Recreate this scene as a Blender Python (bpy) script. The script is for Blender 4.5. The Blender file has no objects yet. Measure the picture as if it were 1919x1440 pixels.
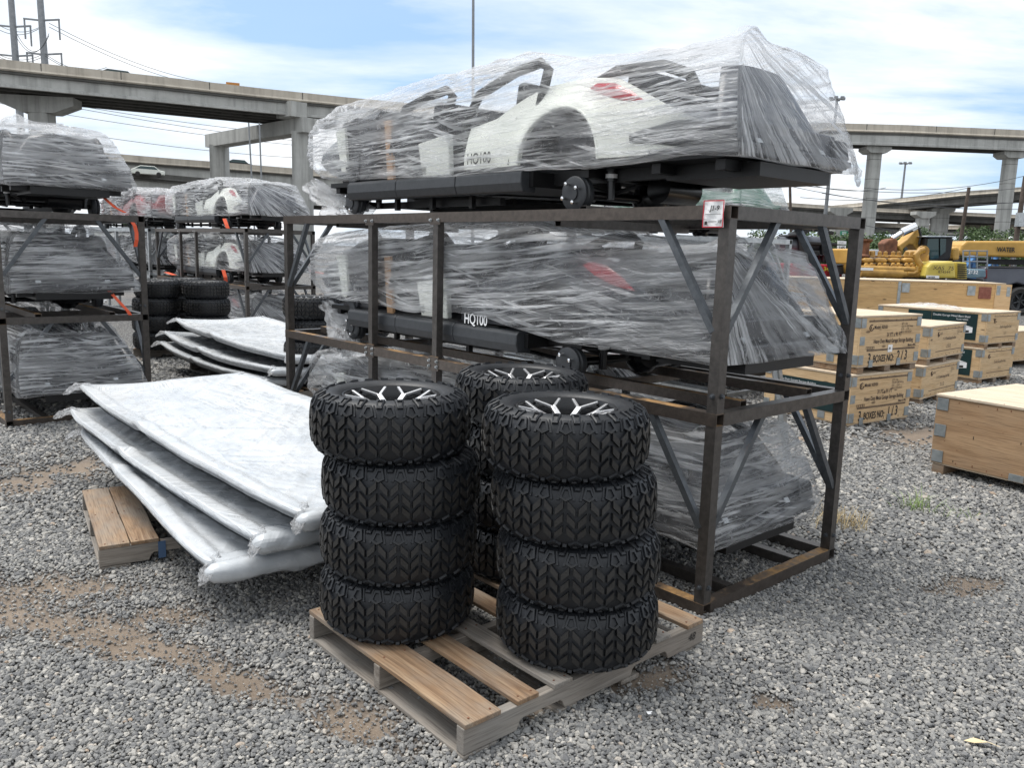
import bpy, math, random
import numpy as np
from mathutils import Vector, Matrix, noise
random.seed(7)
R = math.radians
PI = math.pi
C = bpy.context.scene.collection
sc = bpy.context.scene

# ------------------------------------------------------------------ camera, world, sun, exposure
FPX, PITCH, ROLL, CAMH = 1537.3, 0.1625, 0.0278, 1.576
cd = bpy.data.cameras.new('camera'); cam = bpy.data.objects.new('camera', cd); C.objects.link(cam)
_c, _s = math.cos(PITCH), math.sin(PITCH); _cr, _sr = math.cos(ROLL), math.sin(ROLL)
_R0 = Vector((1, 0, 0)); _U0 = Vector((0, _s, _c)); _F = Vector((0, _c, -_s))
_Rv = _R0 * _cr + _U0 * _sr; _Uv = -_R0 * _sr + _U0 * _cr
m = Matrix((( _Rv.x, _Uv.x, -_F.x, 0), (_Rv.y, _Uv.y, -_F.y, 0), (_Rv.z, _Uv.z, -_F.z, CAMH), (0, 0, 0, 1)))
cam.matrix_world = m
cd.sensor_width = 36.0; cd.lens = FPX / 1919 * 36; cd.clip_start = 0.05; cd.clip_end = 3000
sc.camera = cam

SUN_EL, SUN_AZ = 68.0, 286.0        # azimuth in degrees, clockwise from +Y
w = bpy.data.worlds.new('World'); sc.world = w; w.use_nodes = True
nt = w.node_tree; nt.nodes.clear(); N = nt.nodes.new; Lk = nt.links.new
out = N('ShaderNodeOutputWorld'); bg = N('ShaderNodeBackground'); Lk(bg.outputs[0], out.inputs[0])
sky = N('ShaderNodeTexSky'); sky.sky_type = 'NISHITA'; sky.sun_disc = False
sky.sun_elevation = R(SUN_EL); sky.sun_rotation = R(SUN_AZ); sky.air_density = 1.0; sky.dust_density = 1.2; sky.ozone_density = 1.4
tc = N('ShaderNodeTexCoord'); sep = N('ShaderNodeSeparateXYZ'); Lk(tc.outputs['Generated'], sep.inputs[0])
def wmath(op, a, b=None, clamp=False):
    n = N('ShaderNodeMath'); n.operation = op; n.use_clamp = clamp
    for i, v in enumerate((a, b)):
        if v is None: continue
        if isinstance(v, (int, float)): n.inputs[i].default_value = v
        else: Lk(v, n.inputs[i])
    return n.outputs[0]
zc = wmath('ADD', wmath('MAXIMUM', sep.outputs[2], 0.0), 0.16)
cx_ = wmath('DIVIDE', sep.outputs[0], zc); cy_ = wmath('DIVIDE', sep.outputs[1], zc)
cmb = N('ShaderNodeCombineXYZ'); Lk(cx_, cmb.inputs[0]); Lk(cy_, cmb.inputs[1])
mp = N('ShaderNodeMapping'); Lk(cmb.outputs[0], mp.inputs[0]); mp.inputs['Location'].default_value = (1.35, 0.55, 0); mp.inputs['Rotation'].default_value = (0, 0, 0.5); mp.inputs['Scale'].default_value = (0.55, 1.0, 1)
n1 = N('ShaderNodeTexNoise'); Lk(mp.outputs[0], n1.inputs['Vector']); n1.inputs['Scale'].default_value = 0.75; n1.inputs['Detail'].default_value = 9; n1.inputs['Roughness'].default_value = 0.6; n1.inputs['Distortion'].default_value = 0.35
# more cloud away from the blue opening (up and to the left of the view)
hole = N('ShaderNodeVectorMath'); hole.operation = 'DISTANCE'; Lk(cmb.outputs[0], hole.inputs[0]); hole.inputs[1].default_value = (-0.55, 2.35, 0)
hf = wmath('MULTIPLY', wmath('SUBTRACT', hole.outputs['Value'], 0.50), 0.26)
hf = wmath('MINIMUM', hf, 0.13)
hole2 = N('ShaderNodeVectorMath'); hole2.operation = 'DISTANCE'; Lk(cmb.outputs[0], hole2.inputs[0]); hole2.inputs[1].default_value = (2.0, 3.1, 0)
hf = wmath('ADD', hf, wmath('MULTIPLY', wmath('MAXIMUM', wmath('SUBTRACT', 1.25, hole2.outputs['Value']), 0.0), -0.16))
cov = wmath('ADD', n1.outputs[0], hf)
cr_ = N('ShaderNodeValToRGB'); Lk(cov, cr_.inputs[0]); e = cr_.color_ramp.elements; e[0].position = 0.44; e[0].color = (0.06, 0.06, 0.06, 1); e[1].position = 0.60; e[1].color = (0.96, 0.96, 0.96, 1)
n2 = N('ShaderNodeTexNoise'); Lk(mp.outputs[0], n2.inputs['Vector']); n2.inputs['Scale'].default_value = 1.6; n2.inputs['Detail'].default_value = 6
cc = N('ShaderNodeValToRGB'); Lk(n2.outputs[0], cc.inputs[0]); e = cc.color_ramp.elements
e[0].position = 0.36; e[0].color = (4.5, 5.15, 5.9, 1); e[1].position = 0.56; e[1].color = (6.5, 6.6, 6.7, 1)
mx = N('ShaderNodeMixRGB'); Lk(cr_.outputs[0], mx.inputs[0]); hz = N('ShaderNodeMixRGB'); hz.inputs[0].default_value = 0.6; Lk(sky.outputs[0], hz.inputs[1]); hz.inputs[2].default_value = (2.2, 3.6, 5.6, 1)
Lk(hz.outputs[0], mx.inputs[1]); Lk(cc.outputs[0], mx.inputs[2])
Lk(mx.outputs[0], bg.inputs[0]); bg.inputs[1].default_value = 0.105

sd = bpy.data.lights.new('sun', 'SUN'); sd.energy = 2.3; sd.angle = R(32); sd.color = (1, 0.965, 0.91)
sun = bpy.data.objects.new('sun', sd); C.objects.link(sun)
sv = Vector((math.sin(R(SUN_AZ)) * math.cos(R(SUN_EL)), math.cos(R(SUN_AZ)) * math.cos(R(SUN_EL)), math.sin(R(SUN_EL))))
sun.rotation_euler = (-sv).to_track_quat('-Z', 'Y').to_euler(); sun.location = (0, 0, 40)
sc.view_settings.view_transform = 'Standard'; sc.view_settings.look = 'None'; sc.view_settings.gamma = 1; sc.view_settings.exposure = 0.84
sc.cycles.use_denoising = True; sc.cycles.max_bounces = 8; sc.cycles.transparent_max_bounces = 24
sc.cycles.diffuse_bounces = 3; sc.cycles.glossy_bounces = 3; sc.cycles.transmission_bounces = 3; sc.cycles.caustics_reflective = False; sc.cycles.caustics_refractive = False
try: sc.cycles.denoising_prefilter = 'ACCURATE'
except Exception: pass

def ray(px, py):
    uu = (px - 959.5) / FPX; vv = -(py - 720) / FPX
    return _F + _Rv * uu + _Uv * vv
def at(px, py, Y):                      # world point seen at (px,py) of the photo, Y metres out
    d = ray(px, py); return Vector((0, 0, CAMH)) + d * (Y / d.y)
def gnd(px, py, z=0.0):
    d = ray(px, py); return Vector((0, 0, CAMH)) + d * ((z - CAMH) / d.z)

# ------------------------------------------------------------------ helpers
class MB:
    def __init__(s): s.v = []; s.f = []; s.uv = None
    def add(s, vs, fs):
        b = len(s.v); s.v += [tuple(v) for v in vs]; s.f += [tuple(b + i for i in f) for f in fs]; return s
    def box(s, c, d, M=None):
        x, y, z = d[0] / 2, d[1] / 2, d[2] / 2
        vs = [Vector((c[0] + a * x, c[1] + b * y, c[2] + e * z)) for e in (-1, 1) for b in (-1, 1) for a in (-1, 1)]
        if M is not None: vs = [M @ v for v in vs]
        return s.add(vs, [(0, 2, 3, 1), (4, 5, 7, 6), (0, 1, 5, 4), (2, 6, 7, 3), (0, 4, 6, 2), (1, 3, 7, 5)])
    def beam(s, p, q, w_, h_, up=(0, 0, 1), hollow=0.0, ext=0.0):
        p, q = Vector(p), Vector(q); a = (q - p).normalized(); p = p - a * ext; q = q + a * ext
        u = Vector(up); sd_ = a.cross(u)
        if sd_.length < 1e-4: sd_ = a.cross(Vector((0, 1, 0)))
        sd_.normalize(); u = sd_.cross(a).normalized()
        def ring(o, ww, hh): return [o + sd_ * ww + u * hh, o - sd_ * ww + u * hh, o - sd_ * ww - u * hh, o + sd_ * ww - u * hh]
        W, H = w_ / 2, h_ / 2
        if hollow <= 0:
            return s.add(ring(p, W, H) + ring(q, W, H), [(0, 1, 5, 4), (1, 2, 6, 5), (2, 3, 7, 6), (3, 0, 4, 7), (3, 2, 1, 0), (4, 5, 6, 7)])
        vs = ring(p, W, H) + ring(q, W, H) + ring(p, W - hollow, H - hollow) + ring(q, W - hollow, H - hollow)
        fs = [(i, (i + 1) % 4, 4 + (i + 1) % 4, 4 + i) for i in range(4)]
        fs += [(8 + (i + 1) % 4, 8 + i, 12 + i, 12 + (i + 1) % 4) for i in range(4)]
        fs += [((i + 1) % 4, i, 8 + i, 8 + (i + 1) % 4) for i in range(4)] + [(4 + i, 4 + (i + 1) % 4, 12 + (i + 1) % 4, 12 + i) for i in range(4)]
        return s.add(vs, fs)
    def tube(s, pts, r, n=8, cap=True):
        pts = [Vector(p) for p in pts]; rs = r if isinstance(r, (list, tuple)) else [r] * len(pts); vs = []
        ref = None
        for i, p in enumerate(pts):
            t = (pts[min(i + 1, len(pts) - 1)] - pts[max(i - 1, 0)]).normalized()
            if ref is None: ref = t.cross(Vector((0, 0, 1)) if abs(t.z) < 0.9 else Vector((1, 0, 0))).normalized()
            ref = (ref - t * ref.dot(t)).normalized(); b = t.cross(ref)
            for k in range(n):
                a = 2 * PI * k / n; vs.append(p + (ref * math.cos(a) + b * math.sin(a)) * rs[i])
        fs = [(i * n + k, i * n + (k + 1) % n, (i + 1) * n + (k + 1) % n, (i + 1) * n + k) for i in range(len(pts) - 1) for k in range(n)]
        if cap: fs += [tuple(range(n))[::-1], tuple((len(pts) - 1) * n + k for k in range(n))]
        return s.add(vs, fs)
    def lathe(s, prof, n=32, M=None, closed=False):
        vs = []
        for k in range(n):
            a = 2 * PI * k / n
            for r_, z_ in prof:
                v = Vector((r_ * math.cos(a), r_ * math.sin(a), z_)); vs.append(M @ v if M is not None else v)
        m_ = len(prof); fs = []
        for k in range(n):
            k2 = (k + 1) % n
            for j in range(m_ if closed else m_ - 1):
                j2 = (j + 1) % m_
                fs.append((k * m_ + j, k2 * m_ + j, k2 * m_ + j2, k * m_ + j2))
        return s.add(vs, fs)
    def prism(s, poly, a, b, axis='x'):       # poly of 2D points, extruded between a and b along axis
        def P(u, v, t): return {'x': (t, u, v), 'y': (u, t, v), 'z': (u, v, t)}[axis]
        n = len(poly); vs = [P(u, v, a) for u, v in poly] + [P(u, v, b) for u, v in poly]
        return s.add(vs, [(i, (i + 1) % n, n + (i + 1) % n, n + i) for i in range(n)] + [tuple(range(n))[::-1], tuple(range(n, 2 * n))])
    def strip(s, A, B):                        # sheet between two polylines
        n = len(A); return s.add(list(A) + list(B), [(i, i + 1, n + i + 1, n + i) for i in range(n - 1)])
    def build(s, name, mat, parent=None, smooth=False, bevel=0.0, loc=None, rotz=0.0, fix=True):
        me = bpy.data.meshes.new(name); me.from_pydata(s.v, [], s.f)
        if s.uv is not None:
            ul = me.uv_layers.new(name='UVMap')
            vi = np.empty(len(me.loops), dtype=np.int32); me.loops.foreach_get('vertex_index', vi)
            ul.data.foreach_set('uv', np.asarray(s.uv, dtype=np.float32)[vi].ravel())
        if fix:
            import bmesh
            bm = bmesh.new(); bm.from_mesh(me); bmesh.ops.recalc_face_normals(bm, faces=bm.faces); bm.to_mesh(me); bm.free()
        me.materials.append(mat)
        if smooth: me.polygons.foreach_set('use_smooth', [True] * len(me.polygons))
        o = bpy.data.objects.new(name, me); C.objects.link(o); o.parent = parent
        if loc is not None: o.location = loc
        o.rotation_euler.z = rotz
        if bevel > 0:
            b = o.modifiers.new('bevel', 'BEVEL'); b.width = bevel; b.segments = 2; b.limit_method = 'ANGLE'; b.angle_limit = R(40)
        if smooth and smooth != 'all':
            me.set_sharp_from_angle(angle=R(40))
        return o

def tag(o, label=None, cat=None, group=None, kind=None):
    if label: o['label'] = label
    if cat: o['category'] = cat
    if group: o['group'] = group
    if kind: o['kind'] = kind
    return o
def empty(name, loc=(0, 0, 0), rz=0.0, label=None, cat=None, group=None):
    o = bpy.data.objects.new(name, None); C.objects.link(o); o.location = loc; o.rotation_euler.z = rz; o.empty_display_size = 0.1
    return tag(o, label, cat, group)
def kids(o): return [c for c in bpy.data.objects if c.parent == o]
def copy_tree(o, parent=None, skip=()):
    c = o.copy(); C.objects.link(c); c.parent = parent
    for ch in kids(o):
        if ch.name.split('.')[0] in skip: continue
        copy_tree(ch, c)
    return c

# ------------------------------------------------------------------ materials
def mat(name, col=(0.5, 0.5, 0.5), rough=0.6, metal=0.0, spec=0.5, **k):
    m_ = bpy.data.materials.new(name); m_.use_nodes = True; b = m_.node_tree.nodes['Principled BSDF']
    b.inputs['Base Color'].default_value = (*col, 1); b.inputs['Roughness'].default_value = rough; b.inputs['Metallic'].default_value = metal
    b.inputs['Specular IOR Level'].default_value = spec
    m_['_p'] = 1
    return m_
class NG:
    """small node-tree helper bound to one material"""
    def __init__(s, m_): s.t = m_.node_tree; s.b = s.t.nodes['Principled BSDF']
    def n(s, t, **kw):
        x = s.t.nodes.new(t)
        for a, v in kw.items(): setattr(x, a, v)
        return x
    def l(s, a, b): s.t.links.new(a, b)
    def tex(s, src='Object', scale=(1, 1, 1), rnd=False):
        tcn = s.n('ShaderNodeTexCoord'); mpn = s.n('ShaderNodeMapping'); mpn.inputs['Scale'].default_value = scale; s.l(tcn.outputs[src], mpn.inputs[0])
        if rnd:
            oi = s.n('ShaderNodeObjectInfo'); vm = s.n('ShaderNodeVectorMath', operation='SCALE'); vm.inputs[0].default_value = (37.1, 19.7, 23.3); s.l(oi.outputs['Random'], vm.inputs['Scale']); s.l(vm.outputs[0], mpn.inputs['Location'])
        return mpn.outputs[0]
    def noise(s, vec, scale=5, detail=4, rough=0.5, dist=0.0):
        x = s.n('ShaderNodeTexNoise'); s.l(vec, x.inputs['Vector']); x.inputs['Scale'].default_value = scale; x.inputs['Detail'].default_value = detail; x.inputs['Roughness'].default_value = rough; x.inputs['Distortion'].default_value = dist
        return x.outputs[0]
    def ramp(s, fac, stops):
        x = s.n('ShaderNodeValToRGB'); s.l(fac, x.inputs[0]); el = x.color_ramp.elements
        while len(el) > len(stops): el.remove(el[-1])
        while len(el) < len(stops): el.new(0.5)
        for e_, (p_, c_) in zip(el, stops): e_.position = p_; e_.color = (*c_, 1) if not isinstance(c_, (int, float)) else (c_, c_, c_, 1)
        return x.outputs[0]
    def mix(s, f, a, b, mode='MIX'):
        x = s.n('ShaderNodeMixRGB', blend_type=mode)
        for i, v in enumerate((f, a, b)):
            if isinstance(v, (int, float)): x.inputs[i].default_value = v if i == 0 else (v, v, v, 1)
            elif isinstance(v, tuple): x.inputs[i].default_value = (*v, 1)
            else: s.l(v, x.inputs[i])
        return x.outputs[0]
    def math(s, op, a, b=0.0, clamp=False):
        x = s.n('ShaderNodeMath', operation=op, use_clamp=clamp)
        for i, v in enumerate((a, b)):
            if isinstance(v, (int, float)): x.inputs[i].default_value = v
            else: s.l(v, x.inputs[i])
        return x.outputs[0]
    def bump(s, h, st=0.3, dist=0.01):
        x = s.n('ShaderNodeBump'); s.l(h, x.inputs['Height']); x.inputs['Strength'].default_value = st; x.inputs['Distance'].default_value = dist
        s.l(x.outputs[0], s.b.inputs['Normal']); return x
    def col(s, c): s.l(c, s.b.inputs['Base Color'])
    def rgh(s, c): s.l(c, s.b.inputs['Roughness'])
    def upface(s):
        g = s.n('ShaderNodeNewGeometry'); x = s.n('ShaderNodeSeparateXYZ'); s.l(g.outputs['True Normal'], x.inputs[0]); return x.outputs[2]

def noisy(name, c0, c1, rough=0.6, metal=0.0, scale=6, bump=0.0, bscale=40, src='Object', stretch=(1, 1, 1), r2=None, spec=0.5, detail=5):
    m_ = mat(name, c0, rough, metal, spec); g = NG(m_); v = g.tex(src, stretch, rnd=(src == 'Object'))
    nz = g.noise(v, scale, detail, 0.6)
    g.col(g.ramp(nz, [(0.35, c0), (0.68, c1)]))
    if r2 is not None: g.rgh(g.ramp(nz, [(0.35, rough), (0.7, r2)]))
    if bump > 0: g.bump(g.noise(v, bscale, 4), bump, 0.004)
    return m_

def steel_mat(name, base, base2, rust, amt, upf=0.2):
    m_ = mat(name, base, 0.42, 0.55); g = NG(m_); v = g.tex('Object', (1, 1, 1), rnd=True)
    n_ = g.noise(v, 3.0, 8, 0.65, 0.4); fine = g.noise(v, 30, 5, 0.7)
    bc = g.ramp(fine, [(0.3, base), (0.7, base2)])
    up = g.math('MULTIPLY', g.math('MAXIMUM', g.upface(), 0.0), upf)
    rm = g.ramp(g.math('ADD', g.math('ADD', n_, g.math('MULTIPLY', fine, 0.25)), up), [(amt, 0.0), (amt + 0.16, 1.0)])
    g.col(g.mix(rm, bc, g.ramp(fine, [(0.35, rust), (0.75, tuple(min(1, c * 1.9) for c in rust))])))
    g.rgh(g.mix(rm, 0.4, 0.85)); g.l(g.mix(rm, 0.6, 0.0), g.b.inputs['Metallic'])
    g.bump(fine, 0.25, 0.002)
    return m_
STEEL = steel_mat('mill_steel', (0.066, 0.060, 0.056), (0.125, 0.113, 0.104), (0.10, 0.06, 0.032), 0.88, 0.12)
STEEL_RUST = steel_mat('rusting_steel', (0.070, 0.058, 0.050), (0.125, 0.103, 0.088), (0.20, 0.115, 0.045), 0.86, 0.30)
BRACE = steel_mat('brace_steel', (0.075, 0.083, 0.092), (0.14, 0.15, 0.162), (0.12, 0.06, 0.03), 0.86)
GALV = noisy('galvanised_steel', (0.34, 0.36, 0.37), (0.52, 0.54, 0.55), 0.35, 0.8, 14)
PLATE = noisy('crate_plate_steel', (0.27, 0.30, 0.31), (0.42, 0.45, 0.46), 0.4, 0.6, 20)
CHROME = mat('bright_stud', (0.8, 0.8, 0.8), 0.15, 1.0)
RUBBER = noisy('tyre_rubber', (0.010, 0.011, 0.012), (0.020, 0.021, 0.023), 0.50, 0, 8, 0.25, 90, spec=0.45)
g = NG(RUBBER); _v = g.tex('Object'); _sp = g.n('ShaderNodeSeparateXYZ'); g.l(_v, _sp.inputs[0])
_r = g.math('SQRT', g.math('ADD', g.math('MULTIPLY', _sp.outputs[0], _sp.outputs[0]), g.math('MULTIPLY', _sp.outputs[1], _sp.outputs[1])))
_nz = g.noise(g.tex('Object', rnd=True), 9, 5, 0.6)
g.col(g.mix(g.math('MULTIPLY', g.math('SUBTRACT', _r, 0.3035), 300.0, True), g.ramp(_nz, [(0.3, (0.006, 0.007, 0.009)), (0.7, (0.013, 0.015, 0.019))]), g.ramp(_nz, [(0.3, (0.015, 0.0142, 0.0135)), (0.7, (0.028, 0.026, 0.024))])))
SIDEW = noisy('tyre_sidewall', (0.014, 0.0145, 0.016), (0.030, 0.031, 0.034), 0.46, 0, 14, 0.2, 70, spec=0.45)
BLACKG = noisy('black_gloss', (0.004, 0.004, 0.005), (0.008, 0.008, 0.009), 0.25, 0, 5)
BLACKM = noisy('black_frame_paint', (0.003, 0.003, 0.0035), (0.007, 0.007, 0.008), 0.5, 0, 8)
ALU = mat('machined_aluminium', (0.78, 0.78, 0.79), 0.28, 0.85)
GREYPL = noisy('charcoal_plastic', (0.028, 0.031, 0.035), (0.040, 0.043, 0.048), 0.5, 0, 30, 0.12, 300)
WHITEP = noisy('pearl_body_paint', (0.74, 0.76, 0.69), (0.80, 0.81, 0.75), 0.3, 0, 3)
DARKP = noisy('graphite_body_paint', (0.020, 0.022, 0.026), (0.032, 0.034, 0.04), 0.25, 0, 3)
SLATEP = noisy('slate_body_paint', (0.045, 0.05, 0.062), (0.06, 0.066, 0.08), 0.32, 0, 3)
REDP = noisy('red_body_paint', (0.15, 0.009, 0.012), (0.21, 0.013, 0.016), 0.3, 0, 3)
GREENP = noisy('green_body_paint', (0.02, 0.12, 0.07), (0.03, 0.16, 0.09), 0.3, 0, 3)
SEAT = noisy('seat_vinyl', (0.018, 0.018, 0.021), (0.05, 0.05, 0.055), 0.5, 0, 9)
TAN = noisy('tan_vinyl', (0.10, 0.055, 0.03), (0.16, 0.09, 0.05), 0.6, 0, 9)
CARD = noisy('cardboard', (0.36, 0.21, 0.11), (0.45, 0.28, 0.16), 0.85, 0, 20)
REDL = mat('red_lens', (0.36, 0.008, 0.02), 0.12)
LETTERD = mat('dark_lettering', (0.02, 0.018, 0.016), 0.6)
LETTERB = mat('brown_stencil', (0.055, 0.035, 0.028), 0.7)
LETTERW = mat('white_lettering', (0.85, 0.85, 0.85), 0.5)
PAPER = mat('paper', (0.80, 0.80, 0.80), 0.6)
REDINK = mat('red_ink', (0.55, 0.03, 0.05), 0.6)
STRAP = mat('orange_strap', (0.66, 0.09, 0.03), 0.6)
def concrete(name, c0, c1, streak):
    m_ = mat(name, c0, 0.88); g = NG(m_)
    base = g.ramp(g.noise(g.tex('Object'), 0.5, 10, 0.65), [(0.35, c0), (0.68, c1)])
    st = g.noise(g.tex('Object', (1.6, 1.6, 0.10)), 1.0, 6, 0.65, 0.2)
    g.col(g.mix(g.ramp(st, [(0.48, 0.0), (0.68, streak)]), base, tuple(x * .45 for x in c0))); g.bump(g.noise(g.tex('Object'), 3, 6, .7), .3, .05)
    return m_
CONC = concrete('concrete', (0.36, 0.36, 0.34), (0.48, 0.48, 0.455), 0.55)
CONCB = concrete('parapet_concrete', (0.46, 0.41, 0.34), (0.56, 0.51, 0.43), 0.45)
CONCD = concrete('shade_and_joint_concrete', (0.07, 0.068, 0.062), (0.11, 0.107, 0.098), 0.5)  # concrete darkened to paint in the shade under decks; also colours joint lines
YEL = noisy('machine_yellow', (0.46, 0.26, 0.05), (0.58, 0.34, 0.075), 0.42, 0, 2.5)
YELO = noisy('engine_ochre', (0.26, 0.14, 0.03), (0.50, 0.29, 0.065), 0.45, 0, 4)
YELB = noisy('compressor_yellow', (0.50, 0.39, 0.07), (0.58, 0.46, 0.10), 0.4, 0, 2)
RUSTY = noisy('rusted_iron', (0.10, 0.04, 0.02), (0.24, 0.10, 0.05), 0.8, 0, 6)
GLASS = mat('tinted_glass', (0.03, 0.06, 0.06), 0.06)
BLUEP = noisy('lift_blue', (0.05, 0.16, 0.36), (0.08, 0.22, 0.45), 0.45, 0, 3)
TRUCK = noisy('truck_grey', (0.10, 0.105, 0.13), (0.13, 0.14, 0.165), 0.28, 0.3, 2)
POLEG = noisy('pole_grey', (0.20, 0.21, 0.22), (0.28, 0.29, 0.30), 0.5, 0.3, 2)
POLEW = noisy('pole_wood', (0.06, 0.045, 0.035), (0.11, 0.085, 0.07), 0.9, 0, 3)
WIRE = mat('wire', (0.08, 0.085, 0.09), 0.6)
GSIGN = mat('sign_green', (0.0, 0.20, 0.11), 0.5)
BARK = noisy('bark', (0.06, 0.045, 0.035), (0.12, 0.09, 0.07), 0.9, 0, 6)
POSTER = noisy('printed_green', (0.006, 0.022, 0.025), (0.010, 0.036, 0.036), 0.4, 0, 3)
SHEDW = mat('printed_white', (0.75, 0.76, 0.78), 0.45)
BLUEM = mat('blue_marker', (0.06, 0.11, 0.20), 0.7)
TEAL = noisy('teal_paint', (0.01, 0.20, 0.24), (0.02, 0.28, 0.32), 0.4)
MASONRY = noisy('pale_cladding', (0.45, 0.47, 0.5), (0.6, 0.62, 0.64), 0.7, 0, 0.5)

def wood_mat(name, c0, c1, c2, grey, knots=True, gscale=1.0):
    m_ = mat(name, c1, 0.8); g = NG(m_)
    v = g.tex('Object', (1.2 * gscale, 14 * gscale, 14 * gscale), rnd=True); n_ = g.noise(v, 1.6, 8, 0.62, 1.2)
    f = g.noise(g.tex('Object', (3, 90, 90), rnd=True), 2.0, 4, 0.6)
    c = g.ramp(n_, [(0.30, c0), (0.5, c1), (0.72, c2)])
    wv = g.noise(g.tex('Object', (1.5, 3, 3), rnd=True), 1.7, 5, 0.6)
    c = g.mix(g.ramp(wv, [(0.42, 0.0), (0.66, grey[3])]), c, tuple(grey[:3]))
    c = g.mix(g.math('MULTIPLY', g.ramp(f, [(0.3, 1.0), (0.52, 0.0)]), 0.55), c, tuple(x * 0.35 for x in c0))
    if knots:
        vo = g.n('ShaderNodeTexVoronoi', feature='F1'); g.l(g.tex('Object', (3.0, 8, 8), rnd=True), vo.inputs['Vector']); vo.inputs['Scale'].default_value = 1.0
        c = g.mix(g.ramp(vo.outputs['Distance'], [(0.06, 0.75), (0.13, 0.0)]), c, (0.06, 0.035, 0.02))
    g.col(c); g.bump(g.math('ADD', n_, f), 0.35, 0.002)
    return m_
WOOD = wood_mat('pallet_board', (0.15, 0.085, 0.045), (0.26, 0.165, 0.095), (0.36, 0.26, 0.165), (0.22, 0.195, 0.165, 0.75))
WOODG = wood_mat('weathered_stringer', (0.15, 0.125, 0.10), (0.23, 0.20, 0.17), (0.32, 0.29, 0.25), (0.22, 0.21, 0.195, 0.7))
PLY = wood_mat('crate_board', (0.50, 0.33, 0.17), (0.60, 0.42, 0.235), (0.67, 0.49, 0.29), (0.56, 0.41, 0.25, 0.4), gscale=0.6)
PLY2 = wood_mat('crate_plywood', (0.28, 0.165, 0.085), (0.37, 0.235, 0.13), (0.44, 0.29, 0.165), (0.34, 0.235, 0.145, 0.5), knots=False, gscale=0.5)
PLYL = wood_mat('crate_lid', (0.48, 0.37, 0.26), (0.58, 0.47, 0.34), (0.66, 0.56, 0.43), (0.54, 0.46, 0.37, 0.4), knots=False, gscale=0.5)
PLYY = wood_mat('long_crate_board', (0.46, 0.28, 0.12), (0.60, 0.39, 0.18), (0.68, 0.47, 0.24), (0.54, 0.36, 0.17, 0.4), gscale=0.25)

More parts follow.
